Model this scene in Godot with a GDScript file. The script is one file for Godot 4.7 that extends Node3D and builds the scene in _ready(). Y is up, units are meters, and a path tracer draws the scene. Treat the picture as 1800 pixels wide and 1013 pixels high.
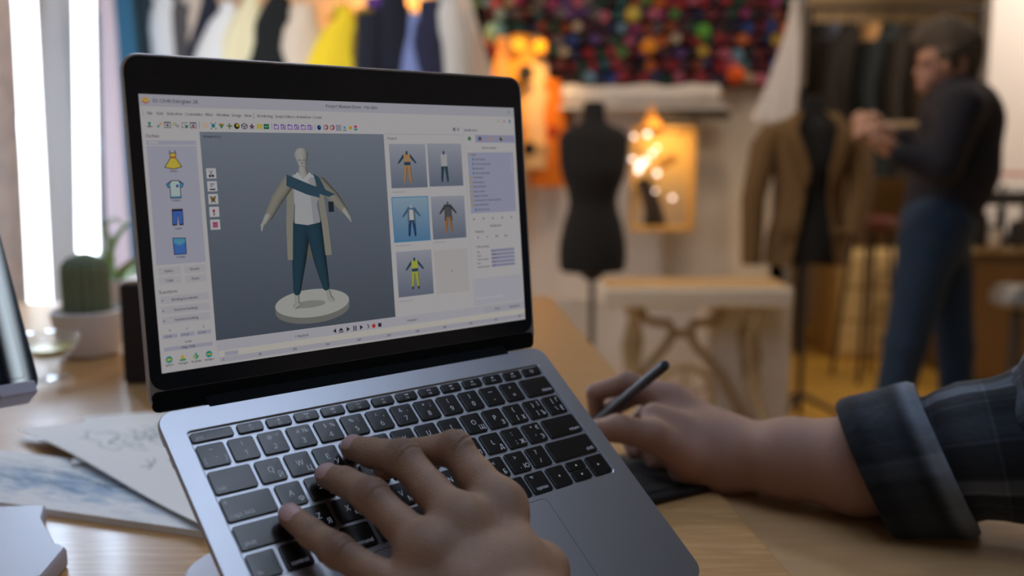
extends Node3D
# A tailor's studio: a laptop on a raised stand on a wooden table, hands typing and drawing, a blurred workshop behind.
const CAM_H := 1.24
const TABLE := 0.92
const PITCH := 8.1
const FOC := 1697.0
const MM := 0.001
const ORD := ["first", "second", "third", "fourth", "fifth", "sixth", "seventh", "eighth", "ninth", "tenth", "eleventh", "twelfth", "thirteenth", "fourteenth", "fifteenth", "sixteenth", "seventeenth", "eighteenth", "nineteenth", "twentieth", "twenty-first", "twenty-second", "twenty-third", "twenty-fourth", "twenty-fifth", "twenty-sixth", "twenty-seventh", "twenty-eighth", "twenty-ninth", "thirtieth", "thirty-first", "thirty-second"]

var rng := RandomNumberGenerator.new()
var cs := cos(deg_to_rad(PITCH))
var sn := sin(deg_to_rad(PITCH))
var names := {}
var M := {}
var LAP := Transform3D()
var font: SystemFont


# ---------------------------------------------------------------- geometry helpers
class MB:
	var v := PackedVector3Array()
	var uv := PackedVector2Array()
	var ix := PackedInt32Array()
	var xf := Transform3D()

	func pt(p: Vector3, t := Vector2.ZERO) -> int:
		v.append(xf * p)
		uv.append(t)
		return v.size() - 1

	func tri(a: int, b: int, c: int) -> void:
		ix.append(a); ix.append(b); ix.append(c)

	func quad(a: int, b: int, c: int, d: int) -> void:
		tri(a, b, c); tri(a, c, d)

	func orient(from: int) -> void:
		var n := (ix.size() - from) / 3
		if n == 0:
			return
		var c := Vector3.ZERO
		for k in range(from, ix.size()):
			c += v[ix[k]]
		c /= n * 3.0
		var vol := 0.0
		for k in range(from, ix.size(), 3):
			vol += (v[ix[k]] - c).dot((v[ix[k + 1]] - c).cross(v[ix[k + 2]] - c))
		if vol > 0.0:   # front faces run clockwise
			for k in range(from, ix.size(), 3):
				var t := ix[k + 1]
				ix[k + 1] = ix[k + 2]
				ix[k + 2] = t

	func loft(loops: Array, cap0 := true, cap1 := true, us := 1.0, vs := 1.0) -> void:
		var from := ix.size()
		var n: int = loops[0].size()
		var rows := []
		var along := 0.0
		for k in loops.size():
			var row := []
			if k:
				along += (loops[k][0] - loops[k - 1][0]).length()
			for j in n:
				row.append(pt(loops[k][j], Vector2(j * us / n, along * vs)))
			rows.append(row)
		for k in loops.size() - 1:
			for j in n:
				var j2 := (j + 1) % n
				quad(rows[k][j], rows[k][j2], rows[k + 1][j2], rows[k + 1][j])
		for e in [[cap0, 0], [cap1, loops.size() - 1]]:
			if e[0]:
				var c := Vector3.ZERO
				for p in loops[e[1]]:
					c += p
				var ci := pt(c / n, Vector2.ZERO)
				for j in n:
					var a: int = rows[e[1]][j]
					var b: int = rows[e[1]][(j + 1) % n]
					if e[1] == 0:
						tri(ci, b, a)
					else:
						tri(ci, a, b)
		orient(from)

	func tube(pts: Array, radii, sides := 10, squash := Vector2.ONE, vs := 1.0, up := Vector3.UP) -> void:
		var loops := []
		var prev := Vector3.ZERO
		for k in pts.size():
			var d: Vector3 = (pts[mini(k + 1, pts.size() - 1)] - pts[maxi(k - 1, 0)]).normalized()
			var side := (up.cross(d) if absf(up.dot(d)) < 0.97 else Vector3.RIGHT.cross(d)).normalized()
			if prev != Vector3.ZERO:
				var s2 := prev - d * prev.dot(d)
				if s2.length() > 0.1:
					side = s2.normalized()
			prev = side
			var w := d.cross(side)
			var r: float = radii if radii is float else radii[k]
			var ring := PackedVector3Array()
			for j in sides:
				var a := TAU * j / sides
				ring.append(pts[k] + side * cos(a) * r * squash.x + w * sin(a) * r * squash.y)
			loops.append(ring)
		loft(loops, true, true, 1.0, vs)

	func lathe(at: Vector3, prof: Array, segs := 24, sx := 1.0, sz := 1.0, caps := true) -> void:
		var loops := []
		for q in prof:
			var ring := PackedVector3Array()
			for j in segs:
				var a := TAU * j / segs
				ring.append(at + Vector3(cos(a) * q.x * sx, q.y, sin(a) * q.x * sz))
			loops.append(ring)
		loft(loops, caps, caps)

	func box(c: Vector3, s: Vector3, bev := 0.004) -> void:
		var b := minf(bev, minf(s.x, minf(s.y, s.z)) * 0.35)
		var hx := s.x / 2
		var hz := s.z / 2
		var hy := s.y / 2
		var L := []
		for q in [[b, -hy], [0.0, -hy + b], [0.0, hy - b], [b, hy]]:
			L.append(MB.rr(c, hx - q[0], hz - q[0], b, q[1], 2))
		loft(L)

	func ball(c: Vector3, r: float, seg := 12, sc := Vector3.ONE) -> void:
		var L := []
		for k in range(1, seg / 2):
			var t := PI * k / (seg / 2)
			var ring := PackedVector3Array()
			for j in seg:
				var a := TAU * j / seg
				ring.append(c + Vector3(sin(t) * cos(a), -cos(t), sin(t) * sin(a)) * r * sc)
			L.append(ring)
		loft(L)

	static func rr(c: Vector3, hw: float, hd: float, r: float, y: float, n := 5) -> PackedVector3Array:
		var out := PackedVector3Array()
		r = minf(r, minf(hw, hd) * 0.999)
		for q in 4:
			var cx := (hw - r) * (1.0 if q == 0 or q == 3 else -1.0)
			var cz := (hd - r) * (1.0 if q < 2 else -1.0)
			for j in n + 1:
				var a := PI / 2 * (q + float(j) / n)
				out.append(c + Vector3(cx + cos(a) * r, y, cz + sin(a) * r))
		return out

	func mesh(crease := 38.0) -> ArrayMesh:
		var nt := ix.size() / 3
		var fn := PackedVector3Array()
		var around := []
		around.resize(v.size())
		for k in v.size():
			around[k] = PackedInt32Array()
		for t in nt:
			var a := v[ix[3 * t]]
			var n := (v[ix[3 * t + 2]] - a).cross(v[ix[3 * t + 1]] - a)
			fn.append(n)
			for j in 3:
				around[ix[3 * t + j]].append(t)
		var lim := cos(deg_to_rad(crease))
		var ov := PackedVector3Array()
		var on := PackedVector3Array()
		var ou := PackedVector2Array()
		for t in nt:
			var mine := fn[t].normalized()
			for j in 3:
				var i := ix[3 * t + j]
				var n := Vector3.ZERO
				for o in around[i]:
					if fn[o].normalized().dot(mine) > lim:
						n += fn[o]
				ov.append(v[i])
				on.append(n.normalized() if n.length() > 1e-14 else mine)
				ou.append(uv[i])
		var arr := []
		arr.resize(Mesh.ARRAY_MAX)
		arr[Mesh.ARRAY_VERTEX] = ov
		arr[Mesh.ARRAY_NORMAL] = on
		arr[Mesh.ARRAY_TEX_UV] = ou
		var m := ArrayMesh.new()
		m.add_surface_from_arrays(Mesh.PRIMITIVE_TRIANGLES, arr)
		return m


# Bones [a, b, radius a, radius b, blend] -> one smooth skin, by surface nets on a grid.
func sdf(bones: Array, cell: float, off := Vector3.ZERO, tint = null, creases := []) -> ArrayMesh:
	var lo := Vector3.ONE * 1e9
	var hi := -lo
	for b in bones:
		var r: float = maxf(b[2], b[3]) + cell * 3
		for q in [b[0], b[1]]:
			lo = lo.min(q - Vector3.ONE * r)
			hi = hi.max(q + Vector3.ONE * r)
	var nx := int((hi.x - lo.x) / cell) + 2
	var ny := int((hi.y - lo.y) / cell) + 2
	var nz := int((hi.z - lo.z) / cell) + 2
	var g := PackedFloat32Array()
	g.resize(nx * ny * nz)
	g.fill(1000.0)
	for b in bones:
		var a: Vector3 = b[0]
		var ba: Vector3 = b[1] - a
		var ra: float = b[2]
		var dr: float = b[3] - ra
		var k: float = b[4]
		var m: float = maxf(ra, b[3]) + k + cell * 2
		var p0: Vector3 = (a.min(b[1]) - Vector3.ONE * m - lo) / cell
		var p1: Vector3 = (a.max(b[1]) + Vector3.ONE * m - lo) / cell
		var x0 := maxi(0, int(p0.x))
		var x1 := mini(nx - 1, int(p1.x) + 1)
		var inv := 1.0 / maxf(ba.length_squared(), 1e-12)
		for z in range(maxi(0, int(p0.z)), mini(nz - 1, int(p1.z) + 1) + 1):
			for y in range(maxi(0, int(p0.y)), mini(ny - 1, int(p1.y) + 1) + 1):
				var i := (z * ny + y) * nx + x0
				var pa := lo + Vector3(x0, y, z) * cell - a
				for x in range(x0, x1 + 1):
					var t := clampf(pa.dot(ba) * inv, 0.0, 1.0)
					var d := (pa - ba * t).length() - ra - dr * t
					var h := clampf(0.5 + 0.5 * (g[i] - d) / k, 0.0, 1.0)
					g[i] = lerpf(g[i], d, h) - k * h * (1.0 - h)
					pa.x += cell
					i += 1
	var vid := PackedInt32Array()
	vid.resize(g.size())
	vid.fill(-1)
	var V := PackedVector3Array()
	var N := PackedVector3Array()
	var I := PackedInt32Array()
	var sy := nx
	var sz := nx * ny
	var co := [0, 1, sy, sy + 1, sz, sz + 1, sz + sy, sz + sy + 1]
	var ed := [[0, 1], [2, 3], [4, 5], [6, 7], [0, 2], [1, 3], [4, 6], [5, 7], [0, 4], [1, 5], [2, 6], [3, 7]]
	var cv := [Vector3(0, 0, 0), Vector3(1, 0, 0), Vector3(0, 1, 0), Vector3(1, 1, 0), Vector3(0, 0, 1), Vector3(1, 0, 1), Vector3(0, 1, 1), Vector3(1, 1, 1)]
	var far := cell * 3.0
	for z in nz - 1:
		for y in ny - 1:
			var i := z * sz + y * sy - 1
			for x in nx - 1:
				i += 1
				if absf(g[i]) > far:
					continue
				var s := 0
				for c in co:
					if g[i + c] < 0.0:
						s += 1
				if s == 0 or s == 8:
					continue
				var acc := Vector3.ZERO
				var cnt := 0
				for e in ed:
					var ga := g[i + co[e[0]]]
					var gb := g[i + co[e[1]]]
					if (ga < 0.0) != (gb < 0.0):
						acc += cv[e[0]].lerp(cv[e[1]], ga / (ga - gb))
						cnt += 1
				vid[i] = V.size()
				V.append(lo + (Vector3(x, y, z) + acc / cnt) * cell)
				var f := acc / cnt
				var q := [g[i], g[i + 1], g[i + sy], g[i + sy + 1], g[i + sz], g[i + sz + 1], g[i + sz + sy], g[i + sz + sy + 1]]
				var gx := lerpf(lerpf(q[1] - q[0], q[3] - q[2], f.y), lerpf(q[5] - q[4], q[7] - q[6], f.y), f.z)
				var gy := lerpf(lerpf(q[2] - q[0], q[3] - q[1], f.x), lerpf(q[6] - q[4], q[7] - q[5], f.x), f.z)
				var gz := lerpf(lerpf(q[4] - q[0], q[5] - q[1], f.x), lerpf(q[6] - q[2], q[7] - q[3], f.x), f.y)
				N.append(Vector3(gx, gy, gz).normalized())
				var inside := g[i] < 0.0
				if y > 0 and z > 0 and inside != (g[i + 1] < 0.0):
					_face(I, vid[i], vid[i - sy], vid[i - sy - sz], vid[i - sz], inside)
				if z > 0 and x > 0 and inside != (g[i + sy] < 0.0):
					_face(I, vid[i], vid[i - sz], vid[i - sz - 1], vid[i - 1], inside)
				if x > 0 and y > 0 and inside != (g[i + sz] < 0.0):
					_face(I, vid[i], vid[i - 1], vid[i - 1 - sy], vid[i - sy], inside)
	for c in creases:   # [place, along, width, reach, depth, outward]: fine folds of skin
		var inv2: float = 1.0 / (c[2] * c[2])
		for k in V.size():
			var dp: Vector3 = V[k] - c[0]
			var dist := dp.length()
			if dist > c[3] or N[k].dot(c[5]) < -0.1:
				continue
			var s := dp.dot(c[1])
			var d: float = c[4] * exp(-s * s * inv2) * (1.0 - smoothstep(0.45, 1.0, dist / c[3]))
			V[k] -= N[k] * d
			N[k] = (N[k] - c[1] * (2.0 * s * inv2 * d)).normalized()
	var arr := []
	arr.resize(Mesh.ARRAY_MAX)
	if tint != null:
		var C := PackedColorArray()
		for k in V.size():
			C.append(tint.call(V[k], N[k]))
		arr[Mesh.ARRAY_COLOR] = C
	for k in V.size():
		V[k] -= off
	arr[Mesh.ARRAY_VERTEX] = V
	arr[Mesh.ARRAY_NORMAL] = N
	arr[Mesh.ARRAY_INDEX] = I
	var mesh := ArrayMesh.new()
	mesh.add_surface_from_arrays(Mesh.PRIMITIVE_TRIANGLES, arr)
	return mesh


func _face(I: PackedInt32Array, a: int, b: int, c: int, d: int, outward: bool) -> void:
	if a < 0 or b < 0 or c < 0 or d < 0:
		return
	if outward:
		for q in [a, c, b, a, d, c]:
			I.append(q)
	else:
		for q in [a, b, c, a, c, d]:
			I.append(q)


# ---------------------------------------------------------------- places
func ray(px: float, py: float) -> Vector3:   # from the camera, one metre deep
	var x := (px - 900.0) / FOC
	var y := (py - 506.5) / FOC
	return Vector3(x, -y * cs - sn, y * sn - cs)


func P(px: float, py: float, z: float) -> Vector3:
	return Vector3(0, CAM_H, 0) + ray(px, py) * z


func on_y(px: float, py: float, y: float) -> Vector3:
	var d := ray(px, py)
	return Vector3(0, CAM_H, 0) + d * ((y - CAM_H) / d.y)


func lp(u: float, h: float, w: float) -> Vector3:   # laptop millimetres: right, off the keyboard, towards the user
	return LAP * (Vector3(u, h, w) * MM)


# ---------------------------------------------------------------- nodes
func numbered(called: String, parent: Node) -> String:
	var key := str(parent.get_instance_id()) + called
	names[key] = names.get(key, -1) + 1
	return called if names[key] == 0 else "%s_%03d" % [called, names[key]]


func thing(called: String, label: String, category: String, at := Vector3.ZERO, group := "") -> Node3D:
	var o := Node3D.new()
	o.name = numbered(called, self)
	add_child(o, true)
	o.position = at
	tag(o, label, category, group)
	return o


func tag(o: Node, label: String, category: String, group := "") -> void:
	o.set_meta("label", label)
	o.set_meta("category", category)
	if group:
		o.set_meta("group", group)


func part(called: String, shape, m: Material, parent: Node, label := "") -> MeshInstance3D:
	var o := MeshInstance3D.new()
	o.name = numbered(called, parent)
	o.mesh = shape.mesh() if shape is MB else shape
	o.material_override = m
	parent.add_child(o, true)
	if label:
		o.set_meta("label", label)
	return o


func solo(called: String, shape, m: Material, label: String, category: String, group := "") -> MeshInstance3D:
	var o := part(called, shape, m, self)
	tag(o, label, category, group)
	return o


func struct(called: String, shape, m: Material) -> MeshInstance3D:
	var o := part(called, shape, m, self)
	o.set_meta("kind", "structure")
	return o


func mb(t: Node3D = null) -> MB:   # a builder that takes world places and stores them relative to a thing
	var b := MB.new()
	if t:
		b.xf = t.transform.affine_inverse()
	return b


func dup(root: Node3D, at: Vector3, label: String, group := "", turn := 0.0) -> Node3D:
	var r: Node3D = root.duplicate()
	var base := str(root.name)
	r.name = numbered(base, self)
	add_child(r, true)
	r.position = at
	r.rotation.y += turn
	r.set_meta("label", label)
	if group:
		r.set_meta("group", group)
	return r


# ---------------------------------------------------------------- materials
func mat(c: Color, rough := 0.8, metal := 0.0) -> StandardMaterial3D:
	var m := StandardMaterial3D.new()
	m.albedo_color = c
	m.roughness = rough
	m.metallic = metal
	return m


func rgb(r: int, g: int, b: int) -> Color:
	return Color8(r, g, b)


func noise_tex(freq: float, ramp: Array, seed_ := 1, size := 512, as_normal := false, strength := 4.0, octaves := 4) -> NoiseTexture2D:
	var n := FastNoiseLite.new()
	n.seed = seed_
	n.frequency = freq
	n.fractal_octaves = octaves
	n.noise_type = FastNoiseLite.TYPE_SIMPLEX_SMOOTH
	var t := NoiseTexture2D.new()
	t.width = size
	t.height = size
	t.seamless = true
	t.noise = n
	t.as_normal_map = as_normal
	t.bump_strength = strength
	if ramp.size():
		var gr := Gradient.new()
		gr.offsets = PackedFloat32Array()
		gr.colors = PackedColorArray()
		for k in ramp.size():
			gr.add_point(float(k) / (ramp.size() - 1), ramp[k])
		t.color_ramp = gr
	return t


func wood(ramp: Array, scale: Vector3, rough: float, seed_ := 3) -> StandardMaterial3D:
	var m := mat(Color.WHITE, rough)
	m.albedo_texture = noise_tex(0.012, ramp, seed_, 512)
	m.uv1_triplanar = true
	m.uv1_world_triplanar = true
	m.uv1_scale = scale
	return m


func cloth(c: Color, rough := 0.92) -> StandardMaterial3D:
	var m := mat(c, rough)
	m.rim_enabled = true
	m.rim = 0.25
	m.rim_tint = 0.6
	return m


func glow(c: Color, e: float) -> StandardMaterial3D:
	var m := mat(c, 0.4)
	m.emission_enabled = true
	m.emission = c
	m.emission_energy_multiplier = e
	return m


func area(parent: Node3D, at: Vector3, towards: Vector3, size: Vector2, c: Color, e: float) -> void:
	var l := AreaLight3D.new()
	l.name = numbered("glow_light", parent)
	parent.add_child(l, true)
	var d := towards.normalized()
	var up := Vector3.UP if absf(d.y) < 0.95 else Vector3.FORWARD
	l.global_transform = Transform3D(Basis.looking_at(d, up), at)
	l.area_size = size
	l.light_color = c
	l.light_energy = e
	l.area_range = 12.0
	l.area_attenuation = 2.0
	l.shadow_enabled = true


# ---------------------------------------------------------------- the scene
func _ready() -> void:
	rng.seed = 20
	# camera: level, tipped 8 degrees down, focused on the keyboard
	var cam := Camera3D.new()
	cam.name = "camera"
	cam.fov = 33.24
	var lens := CameraAttributesPhysical.new()
	lens.frustum_focal_length = 12.0 / tan(deg_to_rad(33.24 / 2))
	lens.frustum_focus_distance = 0.63
	lens.exposure_aperture = 4.4
	lens.frustum_near = 0.02
	lens.frustum_far = 40.0
	cam.attributes = lens
	cam.fov = 33.24
	cam.near = 0.02
	cam.far = 40.0
	add_child(cam)
	cam.position = Vector3(0, CAM_H, 0)
	cam.rotation_degrees = Vector3(-PITCH, 0, 0)
	cam.current = true
	var we := WorldEnvironment.new()
	we.name = "surroundings"
	var env := Environment.new()
	env.background_mode = Environment.BG_COLOR
	env.background_color = Color(0.02, 0.02, 0.025)
	env.tonemap_mode = Environment.TONE_MAPPER_LINEAR
	env.tonemap_exposure = 1.2
	env.sdfgi_enabled = true
	env.ssao_enabled = true
	env.ssil_enabled = true
	we.environment = env
	add_child(we)
	font = SystemFont.new()
	font.font_names = PackedStringArray(["Droid Sans"])
	LAP = Transform3D(Basis(Vector3(0.75869, -0.00016, -0.65145), Vector3(0.40079, 0.78846, 0.46657), Vector3(0.51357, -0.61508, 0.59826)).orthonormalized(), Vector3(-0.09359, CAM_H - 0.1519, -0.64552))
	materials()
	lights()
	room()
	table_things()
	laptop()
	person()
	workshop()


func lights() -> void:
	# ceiling fitting over the table: long cool tubes; their reflections are on the left keys and the tablet
	for k in 3:
		var x: float = [-0.32, 0.12, 0.56][k]
		var t := thing("ceiling_light", ["long ceiling light strip above the table, nearest the left wall", "long ceiling light strip above the table, middle one of three", "long ceiling light strip above the table, farthest from the left wall"][k], "lamp", Vector3(x, 2.96, -0.9), "ceiling light strips")
		var b := mb(t)
		b.box(Vector3(x, 2.965, -0.9), Vector3(0.24, 0.05, 1.8), 0.01)
		part("housing", b, M.white_metal, t)
		b = mb(t)
		b.box(Vector3(x, 2.932, -0.9), Vector3(0.2, 0.016, 1.74), 0.005)
		part("light_panel", b, M.cool_glow, t)
		area(t, Vector3(x, 2.915, -0.9), Vector3.DOWN, Vector2(0.19, 1.7), Color(0.75, 0.85, 1.0), 0.165)
	# one slim tube nearer the camera; the tablet mirrors it
	var ta := Vector3(1.367, 2.93, -0.108)
	var tb := Vector3(0.417, 2.93, -0.678)
	var slim := thing("ceiling_tube", "slim slanting ceiling tube light mirrored in the tablet screen", "lamp", (ta + tb) / 2 + Vector3(0, 0.06, 0))
	var sb := mb(slim)
	sb.tube([ta + Vector3(0, 0.045, 0), tb + Vector3(0, 0.045, 0)], 0.025, 10)
	part("housing", sb, M.white_metal, slim)
	sb = mb(slim)
	sb.tube([ta, tb], 0.017, 14)
	part("light_tube", sb, M.slim_glow, slim)
	var along := (tb - ta).normalized()
	var sl := AreaLight3D.new()
	sl.name = "glow_light"
	slim.add_child(sl)
	sl.global_transform = Transform3D(Basis(along, along.cross(Vector3.DOWN), Vector3.UP).orthonormalized(), (ta + tb) / 2 - Vector3(0, 0.034, 0))
	sl.area_size = Vector2(1.1, 0.04)
	sl.light_color = Color(0.85, 0.93, 1.0)
	sl.light_energy = 0.025
	sl.area_range = 12.0
	sl.area_attenuation = 2.0
	sl.shadow_enabled = true
	# warm lamps of the workshop behind
	var spots := [[-0.9, -3.4, 0.8, "above the row of hanging clothes"], [0.75, -3.5, 0.8, "in front of the spool rack"], [2.2, -4.7, 0.6, "above the dark clothes rail"]]
	for q in spots:
		var at := Vector3(q[0], 2.97, q[1])
		var t := thing("ceiling_lamp", "square warm ceiling lamp " + q[3], "lamp", at, "warm ceiling lamps")
		var b := mb(t)
		b.box(at, Vector3(0.64, 0.05, 0.64), 0.01)
		part("housing", b, M.white_metal, t)
		b = mb(t)
		b.box(at + Vector3(0, -0.03, 0), Vector3(0.56, 0.014, 0.56), 0.004)
		part("light_panel", b, M.warm_glow, t)
		area(t, at + Vector3(0, -0.05, 0), Vector3.DOWN, Vector2(0.55, 0.55), Color(1.0, 0.94, 0.87), q[2] * 1.3)
	# the bright white wall at the far right has a lamp of its own
	var at := Vector3(3.45, 2.9, -5.0)
	var t := thing("wall_washer", "long lamp that lights the white wall at the far right", "lamp", at)
	var b := mb(t)
	b.box(at, Vector3(0.9, 0.06, 0.14), 0.01)
	part("housing", b, M.white_metal, t)
	b = mb(t)
	b.box(at + Vector3(0, -0.035, 0), Vector3(0.84, 0.014, 0.1), 0.004)
	part("light_panel", b, M.warm_glow, t)
	area(t, at + Vector3(0, -0.05, 0), Vector3(0.05, -0.75, -0.6), Vector2(0.8, 0.1), Color(1.0, 0.92, 0.86), 3.4)
	# two standing tube lights behind the table at the left
	for k in 2:
		var bot: Vector3 = [P(71, 540, 2.25), P(155, 448, 2.75)][k]
		var top: Vector3 = [P(42, -10, 2.33), P(147, -10, 2.83)][k]
		top = bot + (top - bot) * 1.45
		var base := Vector3(bot.x, 0, bot.z)
		var s := thing("tube_light", ["tall glowing white tube light at far left, standing behind the table", "tall glowing white tube light standing behind the cactus"][k], "lamp", base, "standing tube lights")
		b = mb(s)
		b.tube([base + Vector3(0, 0.02, 0), bot - Vector3(0, 0.02, 0)], 0.012, 8)
		b.lathe(base, [Vector2(0.0, 0.0), Vector2(0.16, 0.0), Vector2(0.16, 0.012), Vector2(0.02, 0.03)], 20)
		part("stand", b, M.black_metal, s)
		b = mb(s)
		b.tube([bot, bot.lerp(top, 0.01), bot.lerp(top, 0.99), top], [0.022, [0.025, 0.029][k], [0.025, 0.029][k], 0.022], 16)
		part("light_tube", b, M.tube_glow, s)
		b = mb(s)
		b.tube([bot - Vector3(0, 0.03, 0), bot], 0.034, 16)
		b.tube([top, top + Vector3(0, 0.03, 0)], 0.034, 16)
		part("end_cap", b, M.black_metal, s)
		var mid := bot.lerp(top, 0.5)
		area(s, mid + Vector3(0.12, 0, 0.42).normalized() * 0.045, Vector3(0.25, -0.05, 1), Vector2(0.05, (top - bot).length()), Color(0.76, 0.87, 1.0), 0.9)
		area(s, mid + Vector3(-0.02, 0, -0.045), Vector3(-0.9, -0.02, -0.8), Vector2(0.05, (top - bot).length()), Color(0.86, 0.92, 1.0), 2.2)


func materials() -> void:
	M.white_metal = mat(rgb(225, 225, 225), 0.5)
	M.black_metal = mat(rgb(20, 20, 22), 0.4, 0.3)
	M.cool_glow = glow(Color(0.87, 0.92, 1.0), 1.6)
	M.tube_glow = glow(Color(0.95, 0.98, 1.0), 4.0)
	M.slim_glow = glow(Color(0.88, 0.95, 1.0), 11.0)
	M.warm_glow = glow(Color(1.0, 0.86, 0.66), 2.0)
	M.table = wood([rgb(166, 124, 80), rgb(188, 146, 98), rgb(176, 134, 88), rgb(196, 156, 108), rgb(170, 128, 82)], Vector3(0.9, 1, 13), 0.42)
	M.table.metallic_specular = 0.2
	M.table.clearcoat_enabled = true
	M.table.clearcoat = 0.09
	M.table.clearcoat_roughness = 0.15
	M.desk = wood([rgb(166, 130, 88), rgb(180, 144, 100), rgb(172, 136, 94), rgb(184, 150, 108)], Vector3(0.7, 1, 4), 0.5, 6)
	M.floor = wood([rgb(178, 136, 54), rgb(204, 160, 72), rgb(190, 148, 62), rgb(212, 170, 84)], Vector3(4, 1, 0.6), 0.4, 9)
	M.plaster = mat(Color.WHITE, 0.95)
	M.plaster.albedo_texture = noise_tex(0.006, [rgb(206, 196, 182), rgb(222, 214, 202), rgb(214, 206, 194)], 5, 512)
	M.plaster.uv1_triplanar = true
	M.plaster.uv1_world_triplanar = true
	M.plaster.uv1_scale = Vector3.ONE * 0.5
	M.grey_wall = mat(Color.WHITE, 0.95)
	M.grey_wall.albedo_texture = noise_tex(0.012, [rgb(168, 168, 172), rgb(206, 202, 198), rgb(186, 184, 184), rgb(214, 210, 208)], 15, 512)
	M.grey_wall.uv1_triplanar = true
	M.grey_wall.uv1_world_triplanar = true
	M.grey_wall.uv1_scale = Vector3.ONE * 0.6
	M.tan_wall = mat(rgb(206, 180, 140), 0.95)
	M.white_wall = mat(rgb(232, 228, 224), 0.95)
	M.ceiling = mat(rgb(92, 94, 102), 0.95)
	M.white_board = mat(rgb(222, 216, 208), 0.8)
	M.white_paint = mat(rgb(226, 216, 200), 0.6)
	M.cream_iron = mat(rgb(172, 150, 114), 0.55)
	M.alu = mat(rgb(192, 195, 204), 0.38, 1.0)
	M.alu.normal_enabled = true
	M.alu.normal_texture = noise_tex(0.25, [], 21, 256, true, 1.0, 2)
	M.alu.normal_scale = 0.12
	M.alu.uv1_triplanar = true
	M.alu.uv1_scale = Vector3.ONE * 40
	M.well = mat(rgb(190, 193, 202), 0.45, 1.0)
	M.key = mat(rgb(13, 14, 17), 0.27)
	M.key.metallic_specular = 0.66
	M.legend = mat(rgb(205, 210, 220), 0.6)
	M.legend.emission_enabled = true
	M.legend.emission = Color(0.8, 0.85, 0.95)
	M.legend.emission_energy_multiplier = 0.1
	M.glass_black = mat(rgb(24, 30, 38), 0.2)
	M.hinge_dark = mat(rgb(16, 20, 23), 0.75)
	M.hinge_dark.metallic_specular = 0.2
	M.black = mat(rgb(14, 14, 16), 0.55)
	M.seam = mat(rgb(52, 55, 64), 0.6)
	M.rubber = mat(rgb(24, 24, 26), 0.8)
	M.white_plastic = mat(rgb(176, 176, 192), 0.5)
	M.paper = mat(rgb(240, 240, 238), 0.9)
	M.skin = mat(Color.WHITE, 0.52)
	M.skin.vertex_color_use_as_albedo = true
	M.skin.normal_enabled = true
	M.skin.normal_texture = noise_tex(0.09, [], 31, 512, true, 5.0, 4)
	M.skin.normal_scale = 0.7
	M.skin.uv1_triplanar = true
	M.skin.uv1_scale = Vector3.ONE * 18
	M.nail = mat(rgb(212, 176, 174), 0.25)
	M.pale_skin = mat(rgb(206, 150, 124), 0.6)


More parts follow.
